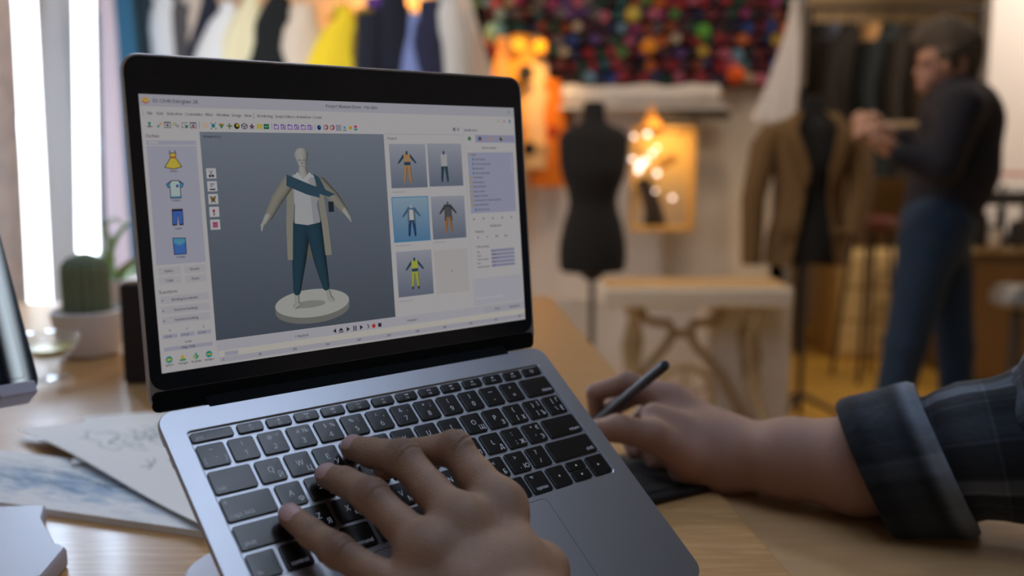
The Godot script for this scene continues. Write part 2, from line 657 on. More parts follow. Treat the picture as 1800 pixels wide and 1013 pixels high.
func room() -> void:
	var b := mb()
	b.box(Vector3(0.85, -0.05, -2.7), Vector3(7.0, 0.1, 9.2), 0.001)
	struct("floor", b, M.floor)
	b = mb()
	b.box(Vector3(0.85, 3.05, -2.7), Vector3(7.0, 0.1, 9.2), 0.001)
	struct("ceiling", b, M.ceiling)
	b = mb()
	b.box(Vector3(-2.5, 1.5, -2.7), Vector3(0.1, 3.0, 9.2), 0.001)
	struct("wall_left", b, M.grey_wall)
	b = mb()
	b.box(Vector3(-0.45, 1.5, -5.45), Vector3(4.0, 3.0, 0.1), 0.001)
	struct("wall_back", b, M.plaster)
	b = mb()
	b.box(Vector3(1.5, 1.5, -6.2), Vector3(0.1, 3.0, 1.6), 0.001)
	struct("wall_alcove_side", b, M.tan_wall)
	b = mb()
	b.box(Vector3(2.95, 1.5, -7.0), Vector3(3.0, 3.0, 0.1), 0.001)
	struct("wall_alcove_back", b, M.tan_wall)
	b = mb()
	b.box(Vector3(3.56, 1.5, -5.95), Vector3(1.42, 3.0, 0.1), 0.001)
	struct("wall_alcove_front", b, M.white_wall)
	b = mb()
	b.box(Vector3(4.3, 1.5, -2.7), Vector3(0.1, 3.0, 9.2), 0.001)
	struct("wall_right", b, M.plaster)
	b = mb()
	b.box(Vector3(0.85, 1.5, 1.85), Vector3(7.0, 3.0, 0.1), 0.001)
	struct("wall_behind", b, M.plaster)
	# the table: its right edge runs away from the camera
	var ex := Vector3(0.9961, 0, -0.0884)
	var ez := Vector3(0.0884, 0, 0.9961)
	var corner := Vector3(0.087, 0, -2.13)
	var t := thing("work_table", "light oak work table carrying the laptop, papers and cactus", "table", corner - ex * 0.85 + ez * 0.95)
	t.transform = Transform3D(Basis(ex, Vector3.UP, ez), t.position)
	b = MB.new()
	var L := []
	for q in [[0.003, -0.03], [0.0, -0.027], [0.0, -0.003], [0.003, 0.0]]:
		L.append(MB.rr(Vector3(0, TABLE, 0), 0.85 - q[0], 0.95 - q[0], 0.045, q[1], 6))
	b.loft(L)
	part("tabletop", b, M.table, t)
	for q in [[-0.75, -0.6], [0.5, -0.6], [-0.75, 0.8], [0.5, 0.8]]:
		b = MB.new()
		b.box(Vector3(q[0], (TABLE - 0.03) / 2, q[1]), Vector3(0.06, TABLE - 0.03, 0.06), 0.004)
		part("leg", b, M.white_paint, t)

	# a second desk butts against the table on the right
	t = thing("side_desk", "plain light wooden desk butting against the right edge of the work table", "table", Vector3(0.95, 0, -0.62))
	b = MB.new()
	L = []
	for q in [[0.003, -0.03], [0.0, -0.027], [0.0, -0.003], [0.003, 0.0]]:
		var ring := PackedVector3Array()
		for p in [Vector2(-0.765, -0.37), Vector2(0.35, -0.32), Vector2(0.35, -0.02), Vector2(-0.733, -0.02)]:
			ring.append(Vector3(p.x - q[0] * signf(p.x), TABLE - 0.004 + q[1], p.y - q[0] * signf(p.y)))
		L.append(ring)
	b.loft(L)
	part("tabletop", b, M.desk, t)
	for q in [[-0.6, -0.28], [0.28, -0.26], [-0.6, -0.08], [0.28, -0.08]]:
		b = MB.new()
		b.box(Vector3(q[0], (TABLE - 0.034) / 2, q[1]), Vector3(0.06, TABLE - 0.034, 0.06), 0.004)
		part("leg", b, M.white_paint, t)


func sheet(b: MB, a: Vector3, bb: Vector3, c: Vector3, d: Vector3, thick: float, f: Callable, n := 14) -> void:
	# a-b is the far edge, d-c the near one; f(u, v) lifts the paper
	var from := b.ix.size()
	var top := []
	var bot := []
	for j in n + 1:
		var rt := []
		var rb := []
		for i in n + 1:
			var u := float(i) / n
			var w := float(j) / n
			var p := a.lerp(bb, u).lerp(d.lerp(c, u), w) + Vector3(0, f.call(u, w), 0)
			rt.append(b.pt(p + Vector3(0, thick, 0), Vector2(u, w)))
			rb.append(b.pt(p, Vector2(u, w)))
		top.append(rt)
		bot.append(rb)
	for j in n:
		for i in n:
			b.quad(top[j][i], top[j][i + 1], top[j + 1][i + 1], top[j + 1][i])
			b.quad(bot[j][i], bot[j + 1][i], bot[j + 1][i + 1], bot[j][i + 1])
	for i in n:
		b.quad(top[0][i + 1], top[0][i], bot[0][i], bot[0][i + 1])
		b.quad(top[n][i], top[n][i + 1], bot[n][i + 1], bot[n][i])
		b.quad(top[i][0], top[i + 1][0], bot[i + 1][0], bot[i][0])
		b.quad(top[i + 1][n], top[i][n], bot[i][n], bot[i + 1][n])
	b.orient(from)


func sketch_image(base: Color, kind: int) -> ImageTexture:
	var w := 640
	var h := 448
	var im := Image.create(w, h, false, Image.FORMAT_RGBA8)
	im.fill(base)
	var r := RandomNumberGenerator.new()
	r.seed = 40 + kind
	if kind == 0:   # pencil studies on the upper sheet
		for k in 46:
			var c := Vector2(r.randf_range(90, 290), r.randf_range(70, 240))
			var a := r.randf_range(0, TAU)
			var rad := r.randf_range(12, 40)
			var bend := r.randf_range(0.02, 0.12)
			var col := Color(0.42, 0.46, 0.47).lerp(Color(0.62, 0.68, 0.68), r.randf())
			for s in int(rad * 1.6):
				a += bend * r.randf_range(0.2, 1.4)
				c += Vector2(cos(a), sin(a)) * 1.3
				dab(im, c, 1.6, col, 0.5)
	else:   # blue wash and dark strokes on the sketchbook
		for k in 900:
			var q := Vector2(r.randfn(330, 120), r.randfn(235, 62))
			dab(im, q, r.randf_range(4, 18), Color(0.62, 0.72, 0.82).lerp(Color(0.42, 0.58, 0.74), r.randf()), 0.11)
		for k in 9:
			var c := Vector2(r.randf_range(80, 420), r.randf_range(60, 260))
			var a := r.randf_range(-0.5, 0.7)
			for s in r.randi_range(50, 130):
				a += r.randf_range(-0.08, 0.09)
				c += Vector2(cos(a), sin(a)) * 1.6
				dab(im, c, r.randf_range(1.0, 3.0), Color(0.2, 0.26, 0.36), 0.45)
	return ImageTexture.create_from_image(im)


func dab(im: Image, c: Vector2, rad: float, col: Color, amount: float) -> void:
	for y in range(maxi(0, int(c.y - rad)), mini(im.get_height() - 1, int(c.y + rad) + 1) + 1):
		for x in range(maxi(0, int(c.x - rad)), mini(im.get_width() - 1, int(c.x + rad) + 1) + 1):
			var d := Vector2(x + 0.5, y + 0.5).distance_to(c)
			if d < rad + 0.5:
				im.set_pixel(x, y, im.get_pixel(x, y).lerp(col, amount * clampf(rad + 0.5 - d, 0, 1)))


func tbl(x: float, z: float, h := 0.0) -> Vector3:   # millimetres on the table
	return Vector3(x * MM, TABLE + h * MM, z * MM)


func table_things() -> void:
	# sketchbook, loose sheet under it all, upper sheet with pencil drawings
	var t := thing("sketchbook", "thick white sketchbook with a blue watercolour sketch, lowest of the papers on the table", "sketchbook", tbl(-420, -860))
	var b := mb(t)
	sheet(b, tbl(-690, -1035), tbl(-235, -888), tbl(-180, -742), tbl(-625, -888), 0.0062, func(_u, _w): return 0.0, 10)
	var m := mat(Color.WHITE, 0.9)
	m.albedo_texture = sketch_image(Color8(238, 239, 240), 1)
	part("pages", b, m, t)
	b = mb()
	sheet(b, tbl(-517, -1134, 0.4), tbl(-330, -1190, 0.4), tbl(-240, -1010, 0.4), tbl(-440, -930, 0.4), 0.0006, func(u, w): return 0.0004 + 0.009 * smoothstep(0.15, 0.55, w))
	solo("loose_sheet", b, M.paper, "blank white sheet with its corner poking out behind the pencil sketch sheet", "paper")
	b = mb()
	sheet(b, tbl(-557, -1055, 7.0), tbl(-290, -1170, 7.0), tbl(-60, -905, 7.0), tbl(-258, -766, 7.0), 0.0007, func(u, w): return 0.002 + 0.004 * sin(w * 5.0) * (1.0 - u) + 0.007 * w * w * (1.0 - u))
	m = mat(Color.WHITE, 0.9)
	m.albedo_texture = sketch_image(Color8(240, 240, 238), 0)
	solo("sketch_sheet", b, m, "curled white sheet with faint grey pencil sketches, beside the laptop", "paper")
	cactus()
	bowl()
	speaker()
	plant()
	tablet()
	laptop_stand()
	# drawing tablet under the writing hand
	var c := tbl(120, -905)
	t = thing("drawing_tablet", "black drawing tablet under the hand with the stylus", "tablet", c)
	t.rotation.y = 0.55
	b = MB.new()
	var L := []
	for q in [[0.002, 0.0], [0.0, 0.002], [0.0, 0.006], [0.0012, 0.0072]]:
		L.append(MB.rr(Vector3.ZERO, 0.085 - q[0], 0.06 - q[0], 0.008, q[1]))
	b.loft(L)
	part("body", b, M.black, t)
	b = MB.new()
	b.box(Vector3(0, 0.0076, 0), Vector3(0.14, 0.0008, 0.092), 0.0003)
	part("drawing_surface", b, M.rubber, t)


func cactus() -> void:
	var at := tbl(-668, -1500)
	var t := thing("potted_cactus", "round dark green barrel cactus in a white bowl pot on the table", "plant", at)
	var b := mb(t)
	b.lathe(at, [Vector2(0.03, 0.0), Vector2(0.042, 0.004), Vector2(0.05, 0.03), Vector2(0.055, 0.06), Vector2(0.056, 0.072), Vector2(0.052, 0.0735), Vector2(0.049, 0.07), Vector2(0.047, 0.06)], 32)
	part("pot", b, mat(rgb(224, 222, 226), 0.45), t)
	b = mb(t)
	b.lathe(at, [Vector2(0.001, 0.066), Vector2(0.048, 0.066), Vector2(0.047, 0.055)], 24)
	part("soil", b, mat(rgb(104, 84, 60), 1.0), t)
	var body := Vector3(-0.669, TABLE + 0.064, -1.5)
	b = mb(t)
	var loops := []
	for k in 15:
		var f := k / 14.0
		var r := 0.031 if f < 0.05 else 0.034
		var y := f * 0.098
		if f > 0.72:
			r = 0.034 * sqrt(maxf(0.02, 1.0 - pow((f - 0.72) / 0.285, 2.0)))
		var ring := PackedVector3Array()
		for j in 64:
			var a := TAU * j / 64
			var rr_ := r * (1.0 + 0.055 * cos(a * 16))
			ring.append(body + Vector3(cos(a) * rr_, y, sin(a) * rr_))
		loops.append(ring)
	b.loft(loops)
	part("cactus_body", b, mat(rgb(112, 126, 100), 0.85), t)
	b = mb(t)
	for j in 16:
		var a := TAU * (j + 0.0) / 16
		for k in 7:
			var c := body + Vector3(cos(a) * 0.0355, 0.008 + k * 0.0105, sin(a) * 0.0355)
			for s in 3:
				var d := Vector3(cos(a + (s - 1) * 0.7), 0.35, sin(a + (s - 1) * 0.7)).normalized()
				b.tube([c - d * 0.002, c + d * 0.008], [0.0005, 0.0001], 3)
	part("spines", b, mat(rgb(214, 206, 170), 0.8), t).set_meta("kind", "stuff")


func bowl() -> void:
	var at := tbl(-653, -1335)
	var t := thing("glass_bowl", "small clear glass bowl with yellow green liquid, in front of the white pot", "bowl", at)
	var b := mb(t)
	var g := mat(Color(0.9, 0.97, 0.95, 0.12), 0.04)
	g.transparency = BaseMaterial3D.TRANSPARENCY_ALPHA
	b.lathe(at, [Vector2(0.022, 0.0), Vector2(0.024, 0.002), Vector2(0.006, 0.006), Vector2(0.005, 0.02), Vector2(0.018, 0.028), Vector2(0.034, 0.042), Vector2(0.042, 0.06), Vector2(0.043, 0.062), Vector2(0.041, 0.0615), Vector2(0.033, 0.044), Vector2(0.017, 0.031), Vector2(0.001, 0.029)], 40, 1, 1, true)
	part("glass", b, g, t)
	b = mb(t)
	b.lathe(at, [Vector2(0.001, 0.0295), Vector2(0.016, 0.0315), Vector2(0.0305, 0.0435), Vector2(0.0325, 0.0455), Vector2(0.001, 0.0455)], 32)
	part("liquid", b, mat(rgb(186, 178, 64), 0.15), t)


func speaker() -> void:
	var at := tbl(-468, -1310)
	var t := thing("desk_speaker", "dark brown desk speaker box with light wooden side, behind the laptop lid", "speaker", at)
	t.rotation.y = 0.12
	var b := MB.new()
	b.box(Vector3(0, 0.072, -0.045), Vector3(0.138, 0.144, 0.075), 0.004)
	part("cabinet", b, mat(rgb(178, 136, 84), 0.5), t)
	b = MB.new()
	b.box(Vector3(0, 0.071, -0.004), Vector3(0.136, 0.138, 0.012), 0.003)
	part("grille", b, mat(rgb(44, 36, 33), 0.9), t)


func plant() -> void:
	var at := tbl(-735, -1800)
	var t := thing("leafy_plant", "pale green plant with long arching leaves in a white pot behind the cactus", "plant", at)
	var b := mb(t)
	b.lathe(at, [Vector2(0.04, 0.0), Vector2(0.05, 0.01), Vector2(0.06, 0.085), Vector2(0.057, 0.087), Vector2(0.053, 0.07)], 28)
	part("pot", b, mat(rgb(230, 228, 230), 0.5), t)
	var leafy := mat(rgb(150, 182, 116), 0.55)
	leafy.backlight_enabled = true
	leafy.backlight = Color(0.2, 0.3, 0.1)
	var o := at + Vector3(0, 0.075, 0)
	var arcs := [[P(196, 500, 1.8), P(188, 455, 1.78), P(205, 415, 1.78), P(232, 385, 1.8), P(252, 392, 1.8)],
		[P(200, 500, 1.8), P(194, 430, 1.83), P(184, 398, 1.83), P(200, 380, 1.83), P(222, 400, 1.83)],
		[P(204, 500, 1.8), P(212, 478, 1.76), P(232, 460, 1.74), P(262, 452, 1.74)],
		[P(208, 505, 1.8), P(224, 500, 1.77), P(240, 490, 1.75), P(262, 500, 1.75)],
		[P(190, 505, 1.8), P(180, 480, 1.85), P(176, 452, 1.87), P(186, 430, 1.88)],
		[P(212, 505, 1.8), P(240, 470, 1.86), P(266, 430, 1.88), P(292, 425, 1.88)]]
	for a in arcs:
		var cur := Curve3D.new()
		for k in a.size():
			var tn: Vector3 = (a[mini(k + 1, a.size() - 1)] - a[maxi(k - 1, 0)]) * 0.2
			cur.add_point(a[k], -tn, tn)
		b = mb(t)
		var pts := [o]
		var rad := [0.009]
		for k in 14:
			pts.append(cur.sample_baked(cur.get_baked_length() * k / 13.0))
			rad.append(lerpf(0.011, 0.002, pow(k / 13.0, 2.0)))
		b.tube(pts, rad, 8, Vector2(1.0, 0.35))
		part("leaf", b, leafy, t)


func tablet() -> void:
	# a black tablet in a white holder, tilted back, facing right
	var a := deg_to_rad(45)
	var lean := deg_to_rad(31)
	var nh := Vector3(cos(a), 0, sin(a))
	var n := (nh * cos(lean) + Vector3.UP * sin(lean)).normalized()
	var up := (Vector3.UP * cos(lean) - nh * sin(lean)).normalized()
	var rt := up.cross(n).normalized()
	var corner := P(74, 684, 0.79)
	var t := thing("tablet_computer", "black tablet computer with a dark glossy screen, tilted back in a white holder", "tablet", corner)
	t.transform = Transform3D(Basis(rt, up, n), corner)
	var b := MB.new()
	b.xf = Transform3D(Basis(Vector3.RIGHT, Vector3(0, 0, 1), Vector3(0, -1, 0)), Vector3(-0.09, 0.13, 0))
	var L := []
	for q in [[0.004, -0.008], [0.001, -0.006], [0.0, -0.003], [0.0008, 0.0]]:
		L.append(MB.rr(Vector3.ZERO, 0.09 - q[0], 0.13 - q[0], 0.011, q[1]))
	b.loft(L)
	part("body", b, mat(rgb(26, 30, 38), 0.35, 0.4), t)
	b = MB.new()
	b.xf = Transform3D(Basis(Vector3.RIGHT, Vector3(0, 0, 1), Vector3(0, -1, 0)), Vector3(-0.09, 0.13, 0))
	b.loft([MB.rr(Vector3.ZERO, 0.0875, 0.1275, 0.009, 0.0), MB.rr(Vector3.ZERO, 0.0872, 0.1272, 0.009, 0.0006)])
	part("bezel", b, mat(rgb(8, 14, 24), 0.012), t)
	b = MB.new()
	b.box(Vector3(-0.09, 0.13, 0.0008), Vector3(0.158, 0.236, 0.0006), 0.0002)
	part("screen", b, mat(rgb(8, 14, 24), 0.012), t)
	# the holder: base plate on the table, post, back plate and two hooks
	var base := tbl(-430, -735)
	var s := thing("tablet_holder", "white plastic tablet holder standing at the left front of the table", "stand", base)
	b = mb(s)
	var outline := [tbl(-520, -800), tbl(-440, -800), tbl(-405, -803), tbl(-394, -774), tbl(-358, -721), tbl(-345, -712), tbl(-339, -660), tbl(-520, -600)]
	var loops := []
	for q in [[0.985, 0.0], [1.0, 0.002], [1.0, 0.013], [0.975, 0.016]]:
		var ring := PackedVector3Array()
		for p in outline:
			var cc := tbl(-430, -720)
			ring.append(cc + (p - cc) * q[0] + Vector3(0, q[1], 0))
		loops.append(ring)
	b.loft(loops)
	part("base_plate", b, M.white_plastic, s)
	b = mb(s)
	var hinge := corner + rt * -0.09 + up * 0.03 - n * 0.03
	b.tube([base + Vector3(-0.05, 0.014, 0.0), base + Vector3(-0.06, 0.07, -0.01), hinge], 0.011, 12)
	part("post", b, M.white_plastic, s)
	b = mb(s)
	var bp := MB.new()
	bp.xf = s.transform.affine_inverse() * Transform3D(Basis(rt, up, n), corner)
	bp.box(Vector3(-0.09, 0.045, -0.0125), Vector3(0.15, 0.09, 0.005), 0.002)
	part("back_plate", bp, M.white_plastic, s)
	for k in 2:
		bp = MB.new()
		bp.xf = s.transform.affine_inverse() * Transform3D(Basis(rt, up, n), corner)
		var x: float = [-0.022, -0.14][k]
		bp.box(Vector3(x, -0.0048, 0.0), Vector3(0.028, 0.0035, 0.026), 0.0015)
		bp.box(Vector3(x, -0.001, 0.0118), Vector3(0.028, 0.011, 0.0035), 0.0015)
		part("hook", bp, M.white_plastic, s)


func laptop_stand() -> void:
	var base := tbl(-190, -690)
	var t := thing("laptop_stand", "white raised laptop stand holding the laptop up at a steep tilt", "stand", base)
	var b := mb(t)
	b.lathe(base, [Vector2(0.05, 0.0), Vector2(0.054, 0.002), Vector2(0.054, 0.008), Vector2(0.05, 0.011)], 36)
	part("foot", b, M.white_plastic, t)
	b = mb(t)
	var foot2 := Vector3(0.0, TABLE, -0.72)
	b.lathe(foot2, [Vector2(0.05, 0.0), Vector2(0.054, 0.002), Vector2(0.054, 0.008), Vector2(0.05, 0.011)], 36)
	part("foot", b, M.white_plastic, t)
	b = mb(t)
	b.tube([base + Vector3(0, 0.008, 0), lp(-80, -28, 170)], 0.008, 10)
	b.tube([foot2 + Vector3(0, 0.008, 0), lp(80, -28, 130)], 0.008, 10)
	part("arm", b, M.white_plastic, t)
	for u in [-80.0, 80.0]:
		b = mb(t)
		b.xf = t.transform.affine_inverse() * LAP
		b.box(Vector3(u, -19.5, 125) * MM, Vector3(26, 6, 190) * MM, 0.002)
		b.box(Vector3(u * 0.6, -19.5, 205) * MM, Vector3(60, 6, 20) * MM, 0.002)
		part("rail", b, M.white_plastic, t)
	b = mb(t)
	b.xf = t.transform.affine_inverse() * LAP
	b.box(Vector3(0, -19.5, 205) * MM, Vector3(180, 6, 22) * MM, 0.002)
	b.box(Vector3(0, -10, 216) * MM, Vector3(120, 24, 4) * MM, 0.0015)
	part("front_lip", b, M.white_plastic, t)


# ---------------------------------------------------------------- the laptop
func add_text(b: MB, s: String, em: float, at: Vector3, tx := Vector3.RIGHT, ty := Vector3(0, 0, -1), align := 0) -> void:
	var tm := TextMesh.new()
	tm.font = font
	tm.text = s
	tm.font_size = 24
	tm.pixel_size = em / 24.0
	tm.depth = 0.0
	tm.curve_step = 2.0
	var arr := tm.get_mesh_arrays()
	if arr.is_empty() or arr[0] == null:
		return
	var vs: PackedVector3Array = arr[Mesh.ARRAY_VERTEX]
	var box := tm.get_aabb()
	var cx := box.position.x + box.size.x * (0.5 if align == 0 else (0.0 if align < 0 else 1.0))
	var ids := PackedInt32Array()
	for v in vs:
		ids.append(b.pt(at + tx * (v.x - cx) + ty * v.y))
	var ii = arr[Mesh.ARRAY_INDEX]
	if ii != null and ii.size():
		for k in range(0, ii.size(), 3):
			b.tri(ids[ii[k]], ids[ii[k + 1]], ids[ii[k + 2]])
	else:
		for k in range(0, ids.size(), 3):
			b.tri(ids[k], ids[k + 1], ids[k + 2])


func flat(b: MB, pts: Array) -> void:   # a small convex mark on a key, in millimetres
	var ids := []
	for p in pts:
		ids.append(b.pt(Vector3(p.x, 0.24, p.y) * MM))
	for k in range(1, ids.size() - 1):
		b.tri(ids[0], ids[k], ids[k + 1])


func key_at(t: Node3D, u0: float, v0: float, w: float, h: float, marks: Array) -> void:
	var c := Vector3(u0 + w / 2, 0, v0 + h / 2) * MM
	var b := MB.new()
	var L := []
	for q in [[0.0, -1.15], [0.0, -0.1], [0.12, 0.1], [0.4, 0.2]]:
		L.append(MB.rr(c, (w / 2 - q[0]) * MM, (h / 2 - q[0]) * MM, (1.5 - q[0]) * MM, q[1] * MM, 4))
	b.loft(L)
	var k := part("key", b, M.key, t)
	if marks.is_empty():
		return
	b = MB.new()
	for m in marks:   # [text, x share, y share, em, align]
		if m[0] is String:
			add_text(b, m[0], m[3] * MM, Vector3(u0 + w * m[1], 0.24, v0 + h * m[2]) * MM, Vector3.RIGHT, Vector3(0, 0, -1), m[4] if m.size() > 4 else 0)
		else:
			var pts := []
			for p in m[0]:
				pts.append(p + Vector2(u0 + w * m[1], v0 + h * m[2]))
			flat(b, pts)
	part("legend", b, M.legend, k)


func laptop() -> void:
	var t := thing("laptop", "open silver grey laptop with black keys, its screen showing clothing design software", "laptop", LAP.origin)
	t.transform = LAP
	var b := MB.new()
	var L := []
	for q in [[24.0, -14.8], [9.0, -14.0], [2.5, -9.0], [0.4, -4.5], [0.0, -2.0], [0.15, -0.5], [0.6, 0.0]]:
		L.append(MB.rr(Vector3(0, 0, 106.2) * MM, (152.05 - q[0]) * MM, (106.2 - q[0]) * MM, maxf(11.0 - q[0], 3.0) * MM, q[1] * MM, 8))
	for q in [[0.3, 0.0], [-0.35, -0.55], [-0.4, -1.2]]:
		L.append(MB.rr(Vector3(0, 0, 69.0) * MM, (138.3 + q[0]) * MM, (52.2 + q[0]) * MM, 2.2 * MM, q[1] * MM, 8))
	b.loft(L)
	part("base", b, M.alu, t, "silver grey aluminium keyboard base")
	# hinge strip let into the back edge
	b = MB.new()
	b.box(Vector3(0, -2.4, -2.2) * MM, Vector3(238, 5.4, 9.2) * MM, 0.0006)
	part("hinge", b, M.hinge_dark, t)
	# two sockets on the left side
	for z in [17.0, 33.0]:
		b = MB.new()
		b.xf = Transform3D(Basis(Vector3(0, 1, 0), Vector3(-1, 0, 0), Vector3(0, 0, 1)), Vector3(-150.55, -4.2, z) * MM)
		b.loft([MB.rr(Vector3.ZERO, 1.5 * MM, 4.4 * MM, 1.4 * MM, -1.0 * MM), MB.rr(Vector3.ZERO, 1.5 * MM, 4.4 * MM, 1.4 * MM, 0.9 * MM)])
		part("port", b, M.black, t)
	# touch pad and its fine groove
	b = MB.new()
	b.loft([MB.rr(Vector3(0.9, 0, 165.5) * MM, 67.9 * MM, 41.1 * MM, 4 * MM, -0.4 * MM), MB.rr(Vector3(0.9, 0, 165.5) * MM, 67.9 * MM, 41.1 * MM, 4 * MM, 0.04 * MM)])
	part("touch_pad_groove", b, M.seam, t)
	b = MB.new()
	b.loft([MB.rr(Vector3(0.9, 0, 165.5) * MM, 67.5 * MM, 40.7 * MM, 3.7 * MM, -0.4 * MM), MB.rr(Vector3(0.9, 0, 165.5) * MM, 67.5 * MM, 40.7 * MM, 3.7 * MM, 0.08 * MM)])
	part("touch_pad", b, M.alu, t)
	# keys
	var R := [18.8, 28.4, 47.4, 66.3, 85.3, 104.1]
	var H := 16.1
	key_at(t, -137.5, R[0], 25.8, 6.9, [["esc", 0.1, 0.62, 3.4, -1]])
	var icons := [[["☀", 0]], [], []]
	for k in 12:
		var x := -108.6 + 19.0 * k
		var marks := [["F%d" % (k + 1), 0.5, 0.74, 2.1]]
		marks.append_array(function_icon(k))
		key_at(t, x, R[0], 16.3, 6.9, marks)
	var ring := []
	for j in 12:
		ring.append(Vector2(cos(TAU * j / 12), sin(TAU * j / 12)) * 1.5)
	var power := []
	for j in 12:
		power.append([[ring[j], ring[(j + 1) % 12], ring[(j + 1) % 12] * 0.75, ring[j] * 0.75], 0.5, 0.5])
	key_at(t, 119.4, R[0], 16.6, 6.9, power)
	key_at(t, -137.2, R[1], 16.6, H, [["~", 0.47, 0.26, 5.0], ["[", 0.14, 0.7, 4.6], ["`", 0.55, 0.72, 5.0], ["]", 0.86, 0.7, 4.6]])
	var num := [["!", "", "1"], ["@", "\"", "2"], ["#", "№", "3"], ["$", "%", "4"], ["%", ":", "5"], ["^", ",", "6"], ["&", ".", "7"], ["*", ";", "8"], ["(", "", "9"], [")", "", "0"], ["—", "", "-"], ["+", "", "="]]
	for k in 12:
		var m := [[num[k][2], 0.5, 0.7, 5.2]]
		if num[k][1]:
			m.append([num[k][0], 0.42, 0.27, 4.0])
			m.append([num[k][1], 0.74, 0.27, 4.4])
		else:
			m.append([num[k][0], 0.5, 0.27, 4.4])
		key_at(t, -118.2 + 19.0 * k, R[1], 16.1, H, m)
	key_at(t, 110.0, R[1], 26.3, H, [["delete", 0.93, 0.78, 3.5, 1]])
	key_at(t, -137.2, R[2], 25.7, H, [["tab", 0.08, 0.78, 3.5, -1]])
	var r1 := [["Q", "Й"], ["W", "Ц"], ["E", "У"], ["R", "К"], ["T", "Е"], ["Y", "Н"], ["U", "Г"], ["I", "Ш"], ["O", "Щ"], ["P", "З"], ["{", "Х", "["], ["}", "Ъ", "]", "Ї"], ["|", "Ё", "\\", "Ґ"]]
	letters(t, r1, -108.9, R[2])
	key_at(t, -137.2, R[3], 30.2, H, [["caps lock", 0.08, 0.78, 3.5, -1], [[Vector2(-0.6, -0.6), Vector2(0.6, -0.6), Vector2(0.6, 0.6), Vector2(-0.6, 0.6)], 0.08, 0.2]])
	var r2 := [["A", "Ф"], ["S", "І"], ["D", "В"], ["F", "А"], ["G", "П"], ["H", "Р"], ["J", "О"], ["K", "Л"], ["L", "Д"], [":", "Ж", ";"], ["\"", "Э", "'", "Є"]]
	letters(t, r2, -104.0, R[3])
	key_at(t, 105.2, R[3], 31.1, H, [["return", 0.94, 0.78, 3.5, 1]])
	key_at(t, -137.0, R[4], 39.6, H, [["shift", 0.07, 0.78, 3.5, -1]])
	var r3 := [["Z", "Я"], ["X", "Ч"], ["C", "С"], ["V", "М"], ["B", "И"], ["N", "Т"], ["M", "Ь"], ["<", "Б", ","], [">", "Ю", "."], ["?", "", "/"]]
	letters(t, r3, -94.6, R[4])
	key_at(t, 95.5, R[4], 40.9, H, [["shift", 0.95, 0.78, 3.5, 1]])
	key_at(t, -137.0, R[5], 16.6, H, [["fn", 0.16, 0.78, 3.5, -1]])
	key_at(t, -117.4, R[5], 16.2, H, [["control", 0.5, 0.78, 3.3]])
	key_at(t, -98.3, R[5], 16.2, H, [["option", 0.5, 0.78, 3.3]])
	key_at(t, -79.3, R[5], 19.6, H, [["command", 0.5, 0.78, 3.3]])
	key_at(t, -56.7, R[5], 97.3, H, [])
	key_at(t, 43.6, R[5], 17.0, H, [])
	key_at(t, 63.0, R[5], 16.4, H, [["option", 0.5, 0.78, 3.5], [[Vector2(-1.6, -0.9), Vector2(-0.6, -0.9), Vector2(0.9, 0.9), Vector2(0.4, 0.9), Vector2(-0.8, -0.5), Vector2(-1.6, -0.5)], 0.3, 0.22], [[Vector2(0.2, -0.9), Vector2(1.4, -0.9), Vector2(1.4, -0.5), Vector2(0.2, -0.5)], 0.3, 0.22]])
	key_at(t, 82.0, R[5], 16.2, H, [[[Vector2(-1, 0), Vector2(0.8, -1), Vector2(0.8, 1)], 0.5, 0.5]])
	key_at(t, 101.1, R[5], 16.2, 7.5, [[[Vector2(0, -0.9), Vector2(1, 0.8), Vector2(-1, 0.8)], 0.5, 0.5]])
	key_at(t, 101.1, R[5] + 7.9, 16.2, 7.8, [[[Vector2(0, 0.9), Vector2(-1, -0.8), Vector2(1, -0.8)], 0.5, 0.5]])
	key_at(t, 120.0, R[5], 16.5, H, [[[Vector2(1, 0), Vector2(-0.8, 1), Vector2(-0.8, -1)], 0.5, 0.5]])
	lid(t)


